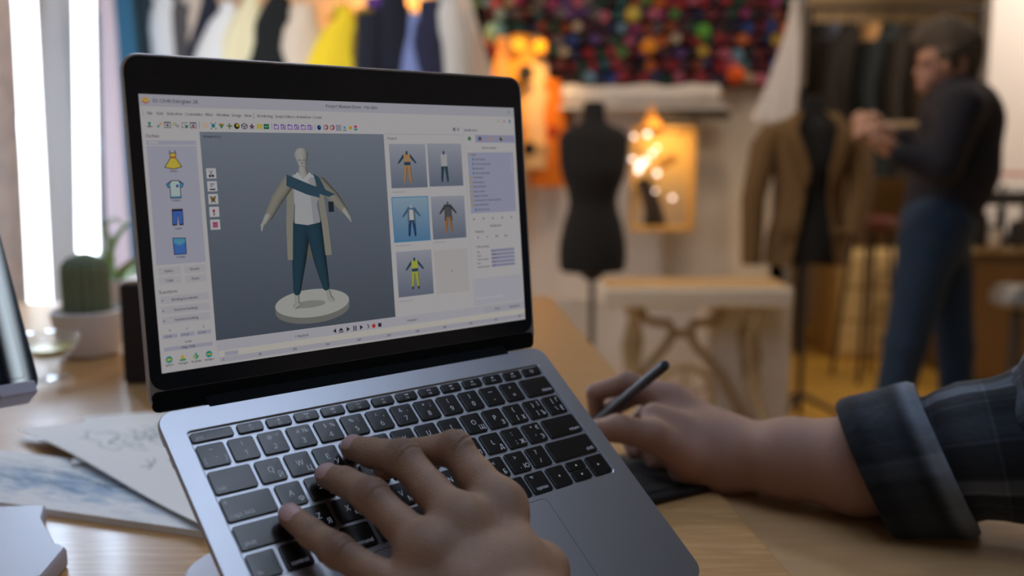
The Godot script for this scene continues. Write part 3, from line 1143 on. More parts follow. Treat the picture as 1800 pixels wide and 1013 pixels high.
func function_icon(k: int) -> Array:   # the small pictograms above F1 to F12
	var q := func(x: float, y: float, w: float, h: float) -> Array:
		return [[Vector2(x - w, y - h), Vector2(x + w, y - h), Vector2(x + w, y + h), Vector2(x - w, y + h)], 0.5, 0.34]
	var tri_ := func(x: float, s: float) -> Array:
		return [[Vector2(x + s * 0.8, 0), Vector2(x - s * 0.6, -0.7), Vector2(x - s * 0.6, 0.7)], 0.5, 0.34]
	match k:
		0: return [q.call(0, 0, 0.5, 0.5), q.call(0, -1.0, 0.12, 0.25), q.call(0, 1.0, 0.12, 0.25), q.call(-1.0, 0, 0.25, 0.12), q.call(1.0, 0, 0.25, 0.12)]
		1: return [q.call(0, 0, 0.7, 0.7), q.call(0, -1.2, 0.12, 0.3), q.call(0, 1.2, 0.12, 0.3), q.call(-1.2, 0, 0.3, 0.12), q.call(1.2, 0, 0.3, 0.12)]
		2: return [q.call(-0.9, -0.3, 0.6, 0.5), q.call(0.9, -0.4, 0.7, 0.4), q.call(0.2, 0.7, 0.6, 0.3)]
		3: return [q.call(-1, -0.5, 0.4, 0.35), q.call(0, -0.5, 0.4, 0.35), q.call(1, -0.5, 0.4, 0.35), q.call(-1, 0.5, 0.4, 0.35), q.call(0, 0.5, 0.4, 0.35), q.call(1, 0.5, 0.4, 0.35)]
		4, 5: return [q.call(-1.2, 0.3, 0.15, 0.15), q.call(-0.7, -0.5, 0.15, 0.15), q.call(0, -0.8, 0.15, 0.15), q.call(0.7, -0.5, 0.15, 0.15), q.call(1.2, 0.3, 0.15, 0.15), q.call(0, 0.4, 0.9, 0.12)]
		6: return [tri_.call(-0.6, -1.0), tri_.call(0.8, -1.0)]
		7: return [tri_.call(-0.7, 1.0), q.call(0.6, 0, 0.15, 0.7), q.call(1.2, 0, 0.15, 0.7)]
		8: return [tri_.call(-0.6, 1.0), tri_.call(0.8, 1.0)]
		9: return [q.call(-0.3, 0, 0.4, 0.35), tri_.call(0.3, -1.0)]
		10: return [q.call(-0.4, 0, 0.4, 0.35), tri_.call(0.2, -1.0), q.call(1.0, 0, 0.12, 0.4)]
	return [q.call(-0.5, 0, 0.4, 0.35), tri_.call(0.1, -1.0), q.call(0.9, 0, 0.12, 0.4), q.call(1.4, 0, 0.12, 0.7)]


func letters(t: Node3D, row: Array, u0: float, v0: float) -> void:
	for k in row.size():
		var r: Array = row[k]
		var m := []
		if r.size() == 2:
			m = [[r[0], 0.5, 0.47, 5.4], [r[1], 0.79, 0.76, 5.2]]
		else:
			m = [[r[0], 0.47, 0.27, 4.8], [r[2], 0.47, 0.72, 4.8]]
			if r[1]:
				m.append([r[1], 0.8, 0.76, 5.2])
			if r.size() > 3:
				m.append([r[3], 0.8, 0.26, 4.8])
		key_at(t, u0 + 19.0 * k, v0, 16.1, 16.1, m)


func lid(t: Node3D) -> void:
	# lid axes: x along the hinge, y out of the screen, -z up the screen
	var th := deg_to_rad(132.9)
	var s := Vector3(0, sin(th), cos(th))
	var n := Vector3(0, -cos(th), sin(th))
	var o := Transform3D(Basis(Vector3.RIGHT, n, -s), Vector3(0, 0, -7.4) * MM)
	var b := MB.new()
	b.xf = o
	var L := []
	for q in [[5.0, -5.2], [1.6, -4.6], [0.3, -3.2], [0.0, -1.4], [0.4, 0.0], [1.1, 0.25], [1.5, 0.0], [1.6, -0.4]]:
		L.append(MB.rr(Vector3(0, 0, -98.9) * MM, (152.05 - q[0]) * MM, (105.5 - q[0]) * MM, (11.0 - q[0] * 0.8) * MM, q[1] * MM, 8))
	b.loft(L)
	var l := part("lid", b, M.alu, t, "silver grey metal screen lid")
	b = MB.new()
	b.xf = o
	b.loft([MB.rr(Vector3(0, 0, -104.5) * MM, 150.4 * MM, 98.2 * MM, 9.5 * MM, -1.0 * MM, 8), MB.rr(Vector3(0, 0, -104.5) * MM, 150.2 * MM, 98.0 * MM, 9.3 * MM, 0.05 * MM, 8)])
	part("bezel", b, M.glass_black, l, "black glass screen border")
	b = MB.new()
	b.xf = o
	b.loft([MB.rr(Vector3(0, 0, -0.1) * MM, 150.3 * MM, 6.2 * MM, 4.0 * MM, -1.0 * MM), MB.rr(Vector3(0, 0, -0.1) * MM, 150.2 * MM, 6.1 * MM, 4.0 * MM, 0.35 * MM)])
	part("hinge_cover", b, M.hinge_dark, l)
	b = MB.new()
	var ids := []
	b.xf = o
	for q in [[-143.2, 180.6, 0, 0], [143.2, 180.6, 1, 0], [143.2, 16.9, 1, 1], [-143.2, 16.9, 0, 1]]:
		ids.append(b.pt(Vector3(q[0], 0.12, -q[1]) * MM, Vector2(q[2], q[3])))
	b.quad(ids[0], ids[1], ids[2], ids[3])
	var m := mat(Color(0.02, 0.02, 0.022), 0.25)
	m.emission_enabled = true
	m.emission_texture = screen_image()
	m.emission_operator = BaseMaterial3D.EMISSION_OP_MULTIPLY
	m.emission = Color.WHITE
	m.emission_energy_multiplier = 0.3
	m.texture_repeat = false
	part("screen", b, m, l, "lit screen with a clothing design program")


# ---------------------------------------------------------------- what the screen shows
func poly(im: Image, pts: Array, c: Color) -> void:   # four samples a pixel
	var lo := Vector2(1e9, 1e9)
	var hi := -lo
	for p in pts:
		lo = lo.min(p)
		hi = hi.max(p)
	var n := pts.size()
	for y in range(maxi(0, int(lo.y)), mini(im.get_height() - 1, int(hi.y)) + 1):
		var cover := {}
		for sy in 3:
			var yy := y + (sy + 0.5) / 3.0
			var xs := []
			for k in n:
				var a: Vector2 = pts[k]
				var d: Vector2 = pts[(k + 1) % n]
				if (a.y <= yy) != (d.y <= yy):
					xs.append(a.x + (yy - a.y) / (d.y - a.y) * (d.x - a.x))
			xs.sort()
			for k in range(0, xs.size() - 1, 2):
				var x0: float = xs[k]
				var x1: float = xs[k + 1]
				for x in range(maxi(0, int(x0)), mini(im.get_width() - 1, int(x1)) + 1):
					cover[x] = cover.get(x, 0.0) + clampf(minf(x1, x + 1.0) - maxf(x0, float(x)), 0, 1) / 3.0
		for x in cover:
			var f: float = cover[x]
			im.set_pixel(x, y, c if f > 0.99 else im.get_pixel(x, y).lerp(c, f))


func txt(im: Image, s: String, x: float, y: float, em: float, c: Color, align := -1) -> void:
	var b := MB.new()
	add_text(b, s, em, Vector3(x, y, 0), Vector3.RIGHT, Vector3(0, -1, 0), align)
	for k in range(0, b.ix.size(), 3):
		var p := []
		for j in 3:
			var v := b.v[b.ix[k + j]]
			p.append(Vector2(v.x, v.y))
		_tri_px(im, p[0], p[1], p[2], c)


func _tri_px(im: Image, a: Vector2, b: Vector2, c: Vector2, col: Color) -> void:
	var ar := (b - a).cross(c - a)
	if absf(ar) < 1e-6:
		return
	var lo := a.min(b).min(c)
	var hi := a.max(b).max(c)
	for y in range(maxi(0, int(lo.y)), mini(im.get_height() - 1, int(hi.y)) + 1):
		for x in range(maxi(0, int(lo.x)), mini(im.get_width() - 1, int(hi.x)) + 1):
			var f := 0.0
			for s in 4:
				var p := Vector2(x + 0.25 + 0.5 * (s & 1), y + 0.25 + 0.5 * (s >> 1))
				var w0 := (b - a).cross(p - a) / ar
				var w1 := (c - b).cross(p - b) / ar
				var w2 := (a - c).cross(p - c) / ar
				if w0 >= 0 and w1 >= 0 and w2 >= 0:
					f += 0.25
			if f > 0:
				im.set_pixel(x, y, im.get_pixel(x, y).lerp(col, f))


func ell(x: float, y: float, rx: float, ry: float, n := 28) -> Array:
	var out := []
	for k in n:
		out.append(Vector2(x + cos(TAU * k / n) * rx, y + sin(TAU * k / n) * ry))
	return out


func limb(im: Image, a: Vector2, b: Vector2, ra: float, rb: float, c: Color) -> void:   # a round, softly modelled limb
	var r := maxf(ra, rb) + 1
	var lo := a.min(b) - Vector2(r, r)
	var hi := a.max(b) + Vector2(r, r)
	var d := b - a
	var l2 := maxf(d.length_squared(), 1e-4)
	var nrm := Vector2(-d.y, d.x).normalized()
	if nrm.x < 0:
		nrm = -nrm
	for y in range(maxi(0, int(lo.y)), mini(im.get_height() - 1, int(hi.y)) + 1):
		for x in range(maxi(0, int(lo.x)), mini(im.get_width() - 1, int(hi.x)) + 1):
			var p := Vector2(x + 0.5, y + 0.5) - a
			var t := clampf(p.dot(d) / l2, 0, 1)
			var rr_ := lerpf(ra, rb, t)
			var q := p - d * t
			var f := clampf(rr_ + 0.5 - q.length(), 0, 1)
			if f > 0:
				var e := q.dot(nrm) / maxf(rr_, 0.5)
				var k := 0.62 + 0.38 * sqrt(maxf(0.0, 1.0 - (e + 0.25) * (e + 0.25) * 0.9))
				im.set_pixel(x, y, im.get_pixel(x, y).lerp(Color(c.r * k, c.g * k, c.b * k), f))


func rect(im: Image, x0: int, y0: int, x1: int, y1: int, c: Color) -> void:
	im.fill_rect(Rect2i(x0, y0, x1 - x0, y1 - y0), c)


func vgrad(im: Image, x0: int, y0: int, x1: int, y1: int, a: Color, b: Color) -> void:
	for y in range(y0, y1):
		im.fill_rect(Rect2i(x0, y, x1 - x0, 1), a.lerp(b, float(y - y0) / (y1 - y0)))


func outfit(im: Image, x: float, y: float, s: float, top: Color, sleeve: Color, legs: Color, feet: Color, coat := Color(0, 0, 0, 0), bare_arms := false) -> void:
	# a small dressed figure; x, y is the neck
	var q := func(a: float, b: float) -> Vector2: return Vector2(x + a * s, y + b * s)
	limb(im, q.call(-7, 46), q.call(-13, 96), 7 * s, 4.5 * s, legs)
	limb(im, q.call(7, 46), q.call(12, 96), 7 * s, 4.5 * s, legs)
	limb(im, q.call(-13, 99), q.call(-13, 103), 4 * s, 3 * s, feet)
	limb(im, q.call(12, 99), q.call(12, 103), 4 * s, 3 * s, feet)
	if not bare_arms:
		limb(im, q.call(-12, 8), q.call(-36, 34), 5 * s, 3 * s, sleeve)
		limb(im, q.call(12, 8), q.call(36, 34), 5 * s, 3 * s, sleeve)
	poly(im, [q.call(-14, 3), q.call(14, 3), q.call(13, 30), q.call(14, 48), q.call(-14, 48), q.call(-13, 30)], top)
	if coat.a > 0:
		poly(im, [q.call(-15, 2), q.call(-8, 3), q.call(-10, 60), q.call(-17, 62)], coat)
		poly(im, [q.call(15, 2), q.call(8, 3), q.call(10, 60), q.call(18, 62)], coat)
		poly(im, [q.call(-15, 1), q.call(15, 8), q.call(17, 14), q.call(-13, 9)], sleeve)
	limb(im, q.call(0, -4), q.call(0, 2), 3.5 * s, 4 * s, sleeve if coat.a == 0 else top)


func screen_image() -> ImageTexture:
	var im := Image.create(1432, 819, false, Image.FORMAT_RGBA8)
	var bg := Color8(236, 232, 234)
	var ink := Color8(52, 48, 66)
	var lav := Color8(206, 206, 226)
	im.fill(bg)
	rect(im, 0, 0, 1432, 35, Color8(214, 212, 224))
	poly(im, [Vector2(19, 8), Vector2(30, 14), Vector2(19, 20), Vector2(8, 14)], Color8(246, 196, 110))
	poly(im, [Vector2(8, 14), Vector2(19, 20), Vector2(19, 24), Vector2(8, 18)], Color8(250, 214, 60))
	poly(im, [Vector2(30, 14), Vector2(19, 20), Vector2(19, 24), Vector2(30, 18)], Color8(246, 226, 80))
	poly(im, [Vector2(8, 19), Vector2(19, 25), Vector2(30, 19), Vector2(30, 22), Vector2(19, 28), Vector2(8, 22)], Color8(232, 70, 120))
	txt(im, "3D Cloth Designer 2R", 39, 18, 14.5, ink)
	txt(im, "Project Woman Dress - File.3dm", 713, 17, 14, ink, 0)
	rect(im, 1401, 10, 1411, 22, Color8(160, 200, 190))
	var menu := {"File": 20, "Edit": 49, "Selection": 79, "Customize": 135, "Filter": 196, "Window": 232, "Image": 281, "View": 322, "Rendering": 366, "Graph Editors": 427, "Animation": 502, "Create": 562}
	for k in menu:
		txt(im, k, menu[k], 55, 11.5, ink)
	for y in 5:
		rect(im, 353, 46 + y * 4, 355, 48 + y * 4, Color8(120, 116, 130))
		rect(im, 8, 46 + y * 4, 10, 48 + y * 4, Color8(170, 166, 180))
		for x in [174, 412, 566]:
			rect(im, x, 78 + y * 4, x + 2, 80 + y * 4, Color8(120, 116, 130))
	toolbar(im, ink)
	# left column
	txt(im, "Clothes", 11, 121, 12, ink)
	rect(im, 11, 134, 161, 147, lav)
	rect(im, 18, 138, 44, 143, Color8(232, 230, 238))
	rect(im, 11, 150, 161, 499, Color8(208, 208, 228))
	var line := Color8(56, 50, 74)
	poly(im, [Vector2(76, 170), Vector2(97, 170), Vector2(95, 184), Vector2(112, 212), Vector2(86, 219), Vector2(58, 213), Vector2(78, 184)], line)
	poly(im, [Vector2(78, 172), Vector2(95, 172), Vector2(93, 184), Vector2(109, 211), Vector2(86, 217), Vector2(61, 212), Vector2(80, 184)], Color8(248, 224, 84))
	poly(im, [Vector2(78, 181), Vector2(95, 181), Vector2(95, 186), Vector2(78, 186)], Color8(220, 90, 80))
	for x in [78, 94]:
		poly(im, [Vector2(x - 1, 162), Vector2(x + 1, 162), Vector2(x + 1, 172), Vector2(x - 1, 172)], line)
	txt(im, "Dress", 86, 224, 9, ink, 0)
	poly(im, [Vector2(76, 251), Vector2(98, 251), Vector2(113, 262), Vector2(107, 274), Vector2(102, 272), Vector2(102, 305), Vector2(69, 305), Vector2(69, 272), Vector2(64, 274), Vector2(59, 262)], line)
	poly(im, [Vector2(77, 253), Vector2(97, 253), Vector2(100, 260), Vector2(100, 303), Vector2(71, 303), Vector2(71, 260)], Color8(216, 238, 236))
	poly(im, [Vector2(70, 257), Vector2(70, 270), Vector2(65, 272), Vector2(61, 263)], Color8(80, 170, 220))
	poly(im, [Vector2(101, 257), Vector2(101, 270), Vector2(107, 272), Vector2(111, 263)], Color8(80, 170, 220))
	rect(im, 71, 299, 100, 304, Color8(80, 150, 200))
	rect(im, 89, 264, 96, 272, Color8(60, 90, 190))
	txt(im, "T-Shirt", 86, 311, 9, ink, 0)
	poly(im, [Vector2(70, 336), Vector2(103, 336), Vector2(102, 385), Vector2(89, 385), Vector2(87, 352), Vector2(82, 385), Vector2(68, 385)], line)
	poly(im, [Vector2(72, 343), Vector2(101, 343), Vector2(100, 381), Vector2(90, 381), Vector2(87, 347), Vector2(81, 381), Vector2(70, 381)], Color8(82, 130, 226))
	txt(im, "Pants", 85, 394, 9, ink, 0)
	poly(im, [Vector2(65, 421), Vector2(105, 423), Vector2(104, 472), Vector2(66, 472)], line)
	poly(im, [Vector2(67, 423), Vector2(103, 425), Vector2(102, 470), Vector2(68, 470)], Color8(84, 140, 230))
	poly(im, [Vector2(67, 423), Vector2(103, 425), Vector2(103, 436), Vector2(85, 445), Vector2(67, 436)], Color8(96, 190, 230))
	poly(im, ell(85, 434, 2.5, 2.5), Color8(240, 150, 90))
	txt(im, "Pocket", 86, 479, 9, ink, 0)
	for q in [["Select", 46, 518], ["Rotate", 125, 518], ["Copy", 46, 546], ["Paste", 125, 547]]:
		rect(im, q[1] - 32, q[2] - 11, q[1] + 35, q[2] + 11, Color8(226, 222, 228))
		txt(im, q[0], q[1], q[2], 10, ink, 0)
	txt(im, "Transform", 11, 580, 12, ink)
	for q in [["Moving constraint", 604], ["Rotation locking", 635], ["Rotation locking", 665]]:
		rect(im, 13, q[1] - 12, 162, q[1] + 10, Color8(224, 220, 228))
		txt(im, q[0], 88, q[1], 10, ink, 0)
		poly(im, [Vector2(17, q[1] - 1), Vector2(22, q[1] - 1), Vector2(19.5, q[1] + 3)], ink)
	for k in 3:
		txt(im, ["X", "Y", "Z"][k], 34 + k * 52, 695, 9, ink, 0)
		rect(im, 12 + k * 52, 706, 56 + k * 52, 718, lav)
		txt(im, "%d.%d cm" % [k + 1, 5 - k], 16 + k * 52, 712, 8, ink)
	txt(im, "Scale", 87, 734, 9, ink, 0)
	rect(im, 12, 744, 162, 756, lav)
	txt(im, "Step 10%", 86, 750, 10, ink, 0)
	for k in 4:
		var x := 25 + k * 41
		if k == 0 or k == 3:
			poly(im, ell(x, 781, 10, 10), Color8(40, 178, 170))
			rect(im, x - 7, 779, x + 7, 784, Color8(240, 214, 70))
			if k == 0:
				poly(im, [Vector2(x - 3, 775), Vector2(x + 4, 781), Vector2(x - 3, 787)], Color8(250, 230, 90))
		elif k == 1:
			poly(im, [Vector2(x, 770), Vector2(x + 10, 790), Vector2(x - 10, 790)], Color8(240, 206, 70))
			rect(im, x - 9, 785, x + 9, 790, Color8(50, 180, 160))
		else:
			poly(im, [Vector2(x, 770), Vector2(x + 9, 784), Vector2(x, 792), Vector2(x - 9, 784)], Color8(50, 190, 160))
			poly(im, [Vector2(x, 774), Vector2(x, 790), Vector2(x - 8, 784)], Color8(240, 214, 70))
		txt(im, ["Sphere", "Triangle", "Pyramid", "Hexagon"][k], x, 797, 8, ink, 0)
	# viewport with the dressed figure
	vgrad(im, 174, 107, 831, 743, Color8(150, 160, 176), Color8(98, 108, 122))
	txt(im, "Viewport [+]", 184, 121, 10.5, Color8(30, 34, 44))
	figure(im)
	for k in 5:
		var y := 217 + k * 39
		rect(im, 185, y, 216, y + 31, Color8(238, 236, 240))
	var dk := Color8(60, 56, 76)
	poly(im, ell(196, 240, 4, 4), dk); poly(im, ell(205, 240, 4, 4), dk)
	poly(im, [Vector2(193, 223), Vector2(196, 223), Vector2(206, 238), Vector2(203, 238)], Color8(150, 150, 160))
	poly(im, [Vector2(207, 223), Vector2(204, 223), Vector2(194, 238), Vector2(197, 238)], Color8(150, 150, 160))
	rect(im, 192, 279, 210, 283, dk); rect(im, 194, 264, 208, 266, dk); rect(im, 194, 270, 202, 272, dk)
	poly(im, ell(200, 311, 8, 8), Color8(200, 160, 80))
	poly(im, [Vector2(192, 301), Vector2(208, 321), Vector2(206, 322), Vector2(190, 303)], dk)
	poly(im, [Vector2(208, 301), Vector2(192, 321), Vector2(194, 322), Vector2(210, 303)], dk)
	rect(im, 197, 348, 202, 361, Color8(150, 150, 160)); poly(im, ell(199.5, 346, 4, 4), Color8(220, 50, 70))
	rect(im, 192, 380, 209, 398, Color8(214, 120, 160)); rect(im, 195, 384, 206, 386, Color8(180, 60, 110)); rect(im, 195, 391, 206, 393, Color8(180, 60, 110))
	# projects
	txt(im, "Projects", 847, 121, 11, ink)
	rect(im, 838, 105, 1180, 107, Color8(206, 204, 216))
	for q in [[850, 140, 1004, 294], [1013, 138, 1166, 292], [846, 326, 1003, 484], [1014, 328, 1166, 483], [850, 517, 1002, 677]]:
		vgrad(im, q[0], q[1], q[2], q[3], Color8(196, 200, 214), Color8(134, 144, 166))
	vgrad(im, 846, 326, 1003, 484, Color8(180, 206, 226), Color8(110, 160, 205))
	for q in [[846, 325, 1003, 328], [846, 481, 1003, 484], [846, 325, 849, 484], [1000, 325, 1003, 484]]:
		rect(im, q[0], q[1], q[2], q[3], Color8(70, 170, 226))
	var teal := Color8(56, 88, 106)
	outfit(im, 922, 172, 1.0, Color8(220, 170, 118), teal, Color8(222, 168, 112), Color8(226, 170, 60))
	rect(im, 909, 203, 936, 215, teal)
	outfit(im, 1084, 172, 1.0, Color8(214, 214, 218), teal, teal, teal, Color(0, 0, 0, 0), true)
	outfit(im, 926, 360, 1.0, Color8(236, 236, 238), Color8(90, 130, 170), Color8(44, 86, 140), Color8(40, 60, 90), Color8(120, 136, 150))
	outfit(im, 1088, 356, 1.0, Color8(96, 110, 122), Color8(70, 76, 84), Color8(206, 142, 84), Color8(210, 150, 90), Color8(110, 92, 80))
	outfit(im, 926, 548, 1.0, Color8(214, 220, 90), teal, Color8(216, 222, 84), Color8(60, 70, 84))
	rect(im, 913, 580, 940, 591, teal)
	rect(im, 1013, 522, 1166, 682, Color8(228, 222, 222))
	rect(im, 1086, 598, 1092, 604, Color8(180, 176, 186))
	for q in [[850, 306, 60], [850, 494, 66], [1013, 492, 60], [850, 690, 60]]:
		rect(im, q[0], q[1], q[0] + q[2], q[1] + 4, Color8(214, 210, 218))
	# right column
	rect(im, 1180, 76, 1182, 742, Color8(220, 218, 228))
	txt(im, "Modification", 1186, 88, 11, ink)
	for q in [[1139, Color8(150, 150, 164)], [1157, Color8(190, 190, 200)]]:
		rect(im, q[0] - 6, 80, q[0] + 6, 92, q[1])
	rect(im, 1235, 105, 1428, 133, Color8(190, 190, 222))
	for q in [[1207, Color8(70, 150, 90)], [1257, Color8(70, 90, 130)], [1310, Color8(230, 190, 150)], [1360, Color8(70, 66, 60)]]:
		poly(im, ell(q[0], 119, 8, 6), q[1])
		poly(im, ell(q[0], 119, 3, 9), q[1])
	poly(im, ell(1364, 116, 4, 4), Color8(230, 210, 80))
	rect(im, 1257, 121, 1267, 125, Color8(220, 120, 90))
	rect(im, 1323, 48, 1331, 56, Color8(226, 224, 232)); rect(im, 1347, 47, 1356, 57, Color8(214, 220, 190)); rect(im, 1376, 47, 1385, 57, Color8(230, 180, 170)); rect(im, 1404, 46, 1412, 58, Color8(90, 160, 190))
	txt(im, "Measurements", 1299, 153, 10, ink, 0)
	txt(im, "‹", 1196, 153, 10, ink, 0)
	rect(im, 1194, 170, 1416, 396, Color8(196, 198, 226))
	var ys := [178, 196, 213, 230, 247, 263, 281, 297, 315, 332, 348, 365, 383]
	var rows := ["Layer 1", "Set thickness", "Create strong mesh", "Simulation", "Set strong meshes", "Create layer 2", "Set thickness 2", "Match thickness", "Match Thread", "Merge & Combine", "Connecting and merge & polishing", "Layers duplication", "Memory cache"]
	for k in 13:
		var ind: bool = k in [1, 2, 3, 4, 12]
		var x := 1228 if ind else 1212
		rect(im, x - 14, ys[k] - 4, x - 6, ys[k] + 4, Color8(60, 170, 180) if ind else Color8(222, 190, 90))
		txt(im, rows[k], x, ys[k], 8.5, ink)
	rect(im, 1402, 190, 1408, 250, Color8(214, 214, 236))
	for k in 5:
		poly(im, ell(1206 + k * 46, 418, 4, 4), Color8(160, 158, 176))
	txt(im, "Sewing tools", 1310, 446, 10, ink, 0)
	txt(im, "Mapping", 1211, 465, 10, ink)
	for k in 4:
		txt(im, ["UV", "XY", "Half", "Base"][k], 1216 + k * 44, 487, 8.5, ink)
		poly(im, ell(1207 + k * 44, 487, 4, 4), Color8(244, 242, 246))
	txt(im, "Cloth settings", 1210, 522, 10, ink)
	for k in 5:
		txt(im, ["Size", "Scale", "Fabric distance", "Bias", "Seamless speed"][k], 1212, 542 + k * 14, 8, ink)
		rect(im, 1279, 536 + k * 14, 1395, 546 + k * 14, Color8(178, 178, 212))
		txt(im, ["1.0", "100%", "0.5 mm", "12%", "0.25"][k], 1284, 541 + k * 14, 7.5, ink)
	rect(im, 1186, 640, 1424, 740, Color8(224, 222, 234))
	for k in 9:
		rect(im, 1198 + k * 15, 712, 1205 + k * 15, 720, Color8(244, 242, 248))
	txt(im, "Reset", 1296, 761, 10, ink, 0)
	txt(im, "Add preset", 1380, 762, 10, ink, 0)
	# playback and timeline
	rect(im, 174, 745, 1432, 776, Color8(224, 222, 232))
	txt(im, "1 Playback", 440, 764, 10.5, ink)
	txt(im, "Preview 1", 880, 762, 10.5, ink)
	rect(im, 1230, 752, 1425, 772, Color8(216, 214, 226)); txt(im, "Reset", 1296, 762, 10, ink, 0); txt(im, "Add preset", 1380, 762, 10, ink, 0)
	poly(im, [Vector2(581, 763), Vector2(592, 755), Vector2(592, 771)], ink)
	poly(im, [Vector2(611, 755), Vector2(620, 765), Vector2(602, 765)], ink); rect(im, 602, 768, 620, 771, ink)
	poly(im, [Vector2(645, 763), Vector2(633, 755), Vector2(633, 771)], ink)
	rect(im, 659, 755, 663, 772, ink); rect(im, 667, 755, 671, 772, ink)
	poly(im, [Vector2(697, 763), Vector2(685, 755), Vector2(685, 771)], ink)
	for k in 9:
		var a := -1.4 + k * 0.32
		poly(im, ell(714 + cos(a) * 6, 763 + sin(a) * 6, 1.5, 1.5, 8), ink)
	poly(im, ell(740, 764, 7, 7), Color8(240, 60, 50))
	rect(im, 758, 757, 771, 770, ink)
	rect(im, 180, 777, 1432, 796, Color8(246, 240, 230))
	rect(im, 198, 781, 242, 794, lav)
	rect(im, 180, 796, 1432, 812, Color8(216, 214, 228))
	txt(im, "0", 193, 804, 9.5, ink, 0)
	for k in 10:
		txt(im, str(50 + k * 50), 315 + k * 121, 804, 9.5, ink, 0)
	return ImageTexture.create_from_image(im)


func toolbar(im: Image, ink: Color) -> void:
	var g := Color8(40, 150, 80)
	var tl := Color8(40, 160, 170)
	var pu := Color8(130, 80, 200)
	poly(im, ell(25, 84, 4, 4), tl); rect(im, 23, 87, 27, 93, g); rect(im, 17, 93, 33, 95, ink)
	poly(im, [Vector2(48, 94), Vector2(58, 80), Vector2(62, 83), Vector2(52, 96)], Color8(244, 190, 130)); poly(im, ell(50, 93, 3, 3), tl)
	for x in [78, 156]:
		rect(im, x - 10, 79, x + 10, 97, Color8(120, 116, 130)); rect(im, x - 8, 83, x + 8, 95, Color8(238, 234, 236)); poly(im, ell(x, 89, 4, 4), Color8(120, 116, 130))
	rect(im, 150, 92, 162, 97, Color8(220, 130, 150))
	poly(im, ell(100, 86, 6, 6), Color8(210, 214, 170)); poly(im, ell(108, 91, 5, 5), Color8(190, 188, 200))
	for k in 4:
		rect(im, 121 + k * 5, 80, 124 + k * 5, 82, ink); rect(im, 121 + k * 5, 94, 124 + k * 5, 96, ink); rect(im, 121, 80 + k * 4, 123, 82 + k * 4, ink)
	poly(im, [Vector2(130, 86), Vector2(142, 90), Vector2(134, 97)], g)
	rect(im, 184, 80, 202, 96, Color8(246, 222, 200))
	poly(im, ell(219, 88, 6, 6), tl)
	for q in [[211, 79], [225, 79], [211, 95], [225, 95]]:
		rect(im, q[0], q[1], q[0] + 3, q[1] + 3, ink)
	poly(im, [Vector2(236, 82), Vector2(254, 82), Vector2(245, 97)], g); poly(im, ell(245, 84, 6, 3), Color8(220, 150, 70))
	rect(im, 269, 80, 273, 97, Color8(110, 150, 70)); rect(im, 263, 86, 280, 90, Color8(110, 150, 70))
	poly(im, ell(295, 88, 9, 9), Color8(50, 44, 40)); poly(im, ell(297, 86, 5, 5), Color8(236, 200, 60))
	poly(im, [Vector2(320, 78), Vector2(330, 83), Vector2(330, 93), Vector2(320, 98), Vector2(310, 93), Vector2(310, 83)], ink)
	poly(im, [Vector2(320, 80), Vector2(328, 84), Vector2(320, 88), Vector2(312, 84)], Color8(226, 224, 230))
	poly(im, [Vector2(312, 86), Vector2(319, 90), Vector2(319, 96), Vector2(312, 92)], Color8(226, 224, 230)); poly(im, [Vector2(328, 86), Vector2(321, 90), Vector2(321, 96), Vector2(328, 92)], Color8(226, 224, 230))
	poly(im, [Vector2(345, 78), Vector2(348, 86), Vector2(355, 87), Vector2(349, 91), Vector2(351, 98), Vector2(345, 93), Vector2(339, 98), Vector2(341, 91), Vector2(335, 87), Vector2(342, 86)], Color8(60, 80, 140)); poly(im, ell(345, 89, 3, 3), Color8(220, 70, 60))
	rect(im, 362, 80, 369, 96, Color8(240, 214, 60)); rect(im, 372, 80, 379, 96, Color8(240, 214, 60))
	rect(im, 385, 80, 403, 96, Color8(46, 130, 90)); rect(im, 388, 86, 400, 90, Color8(150, 210, 180))
	for k in 6:
		var x := 429 + k * 24
		rect(im, x - 9, 80, x + 8, 96, pu); rect(im, x - 7, 84, x + 6, 94, Color8(232, 228, 238))
		rect(im, x + 1, 80, x + 8, 82, Color8(232, 228, 238))
		if k % 2:
			rect(im, x - 2, 87, x + 3, 92, pu)
	poly(im, ell(582, 88, 7, 8), Color8(30, 60, 150)); poly(im, ell(584, 86, 3, 3), tl)
	for x in [606, 630]:
		poly(im, ell(x + 2, 87, 8, 8), Color8(210, 50, 50)); poly(im, ell(x, 87, 5, 5), Color8(236, 232, 234)); rect(im, x - 8, 80, x - 2, 95, Color8(180, 190, 190))
	for a in 4:
		for c in 4:
			rect(im, 646 + a * 5, 79 + c * 5, 649 + a * 5, 82 + c * 5, Color8(60, 70, 150))
	rect(im, 670, 80, 686, 93, Color8(206, 226, 226)); poly(im, ell(678, 87, 3, 3), tl); rect(im, 672, 95, 684, 97, ink)
	poly(im, ell(701, 87, 6, 6), Color8(244, 190, 40))
	poly(im, ell(721, 84, 6, 5), Color8(230, 60, 100)); poly(im, ell(721, 91, 6, 5), tl); poly(im, ell(721, 88, 3, 3), Color8(240, 236, 236))


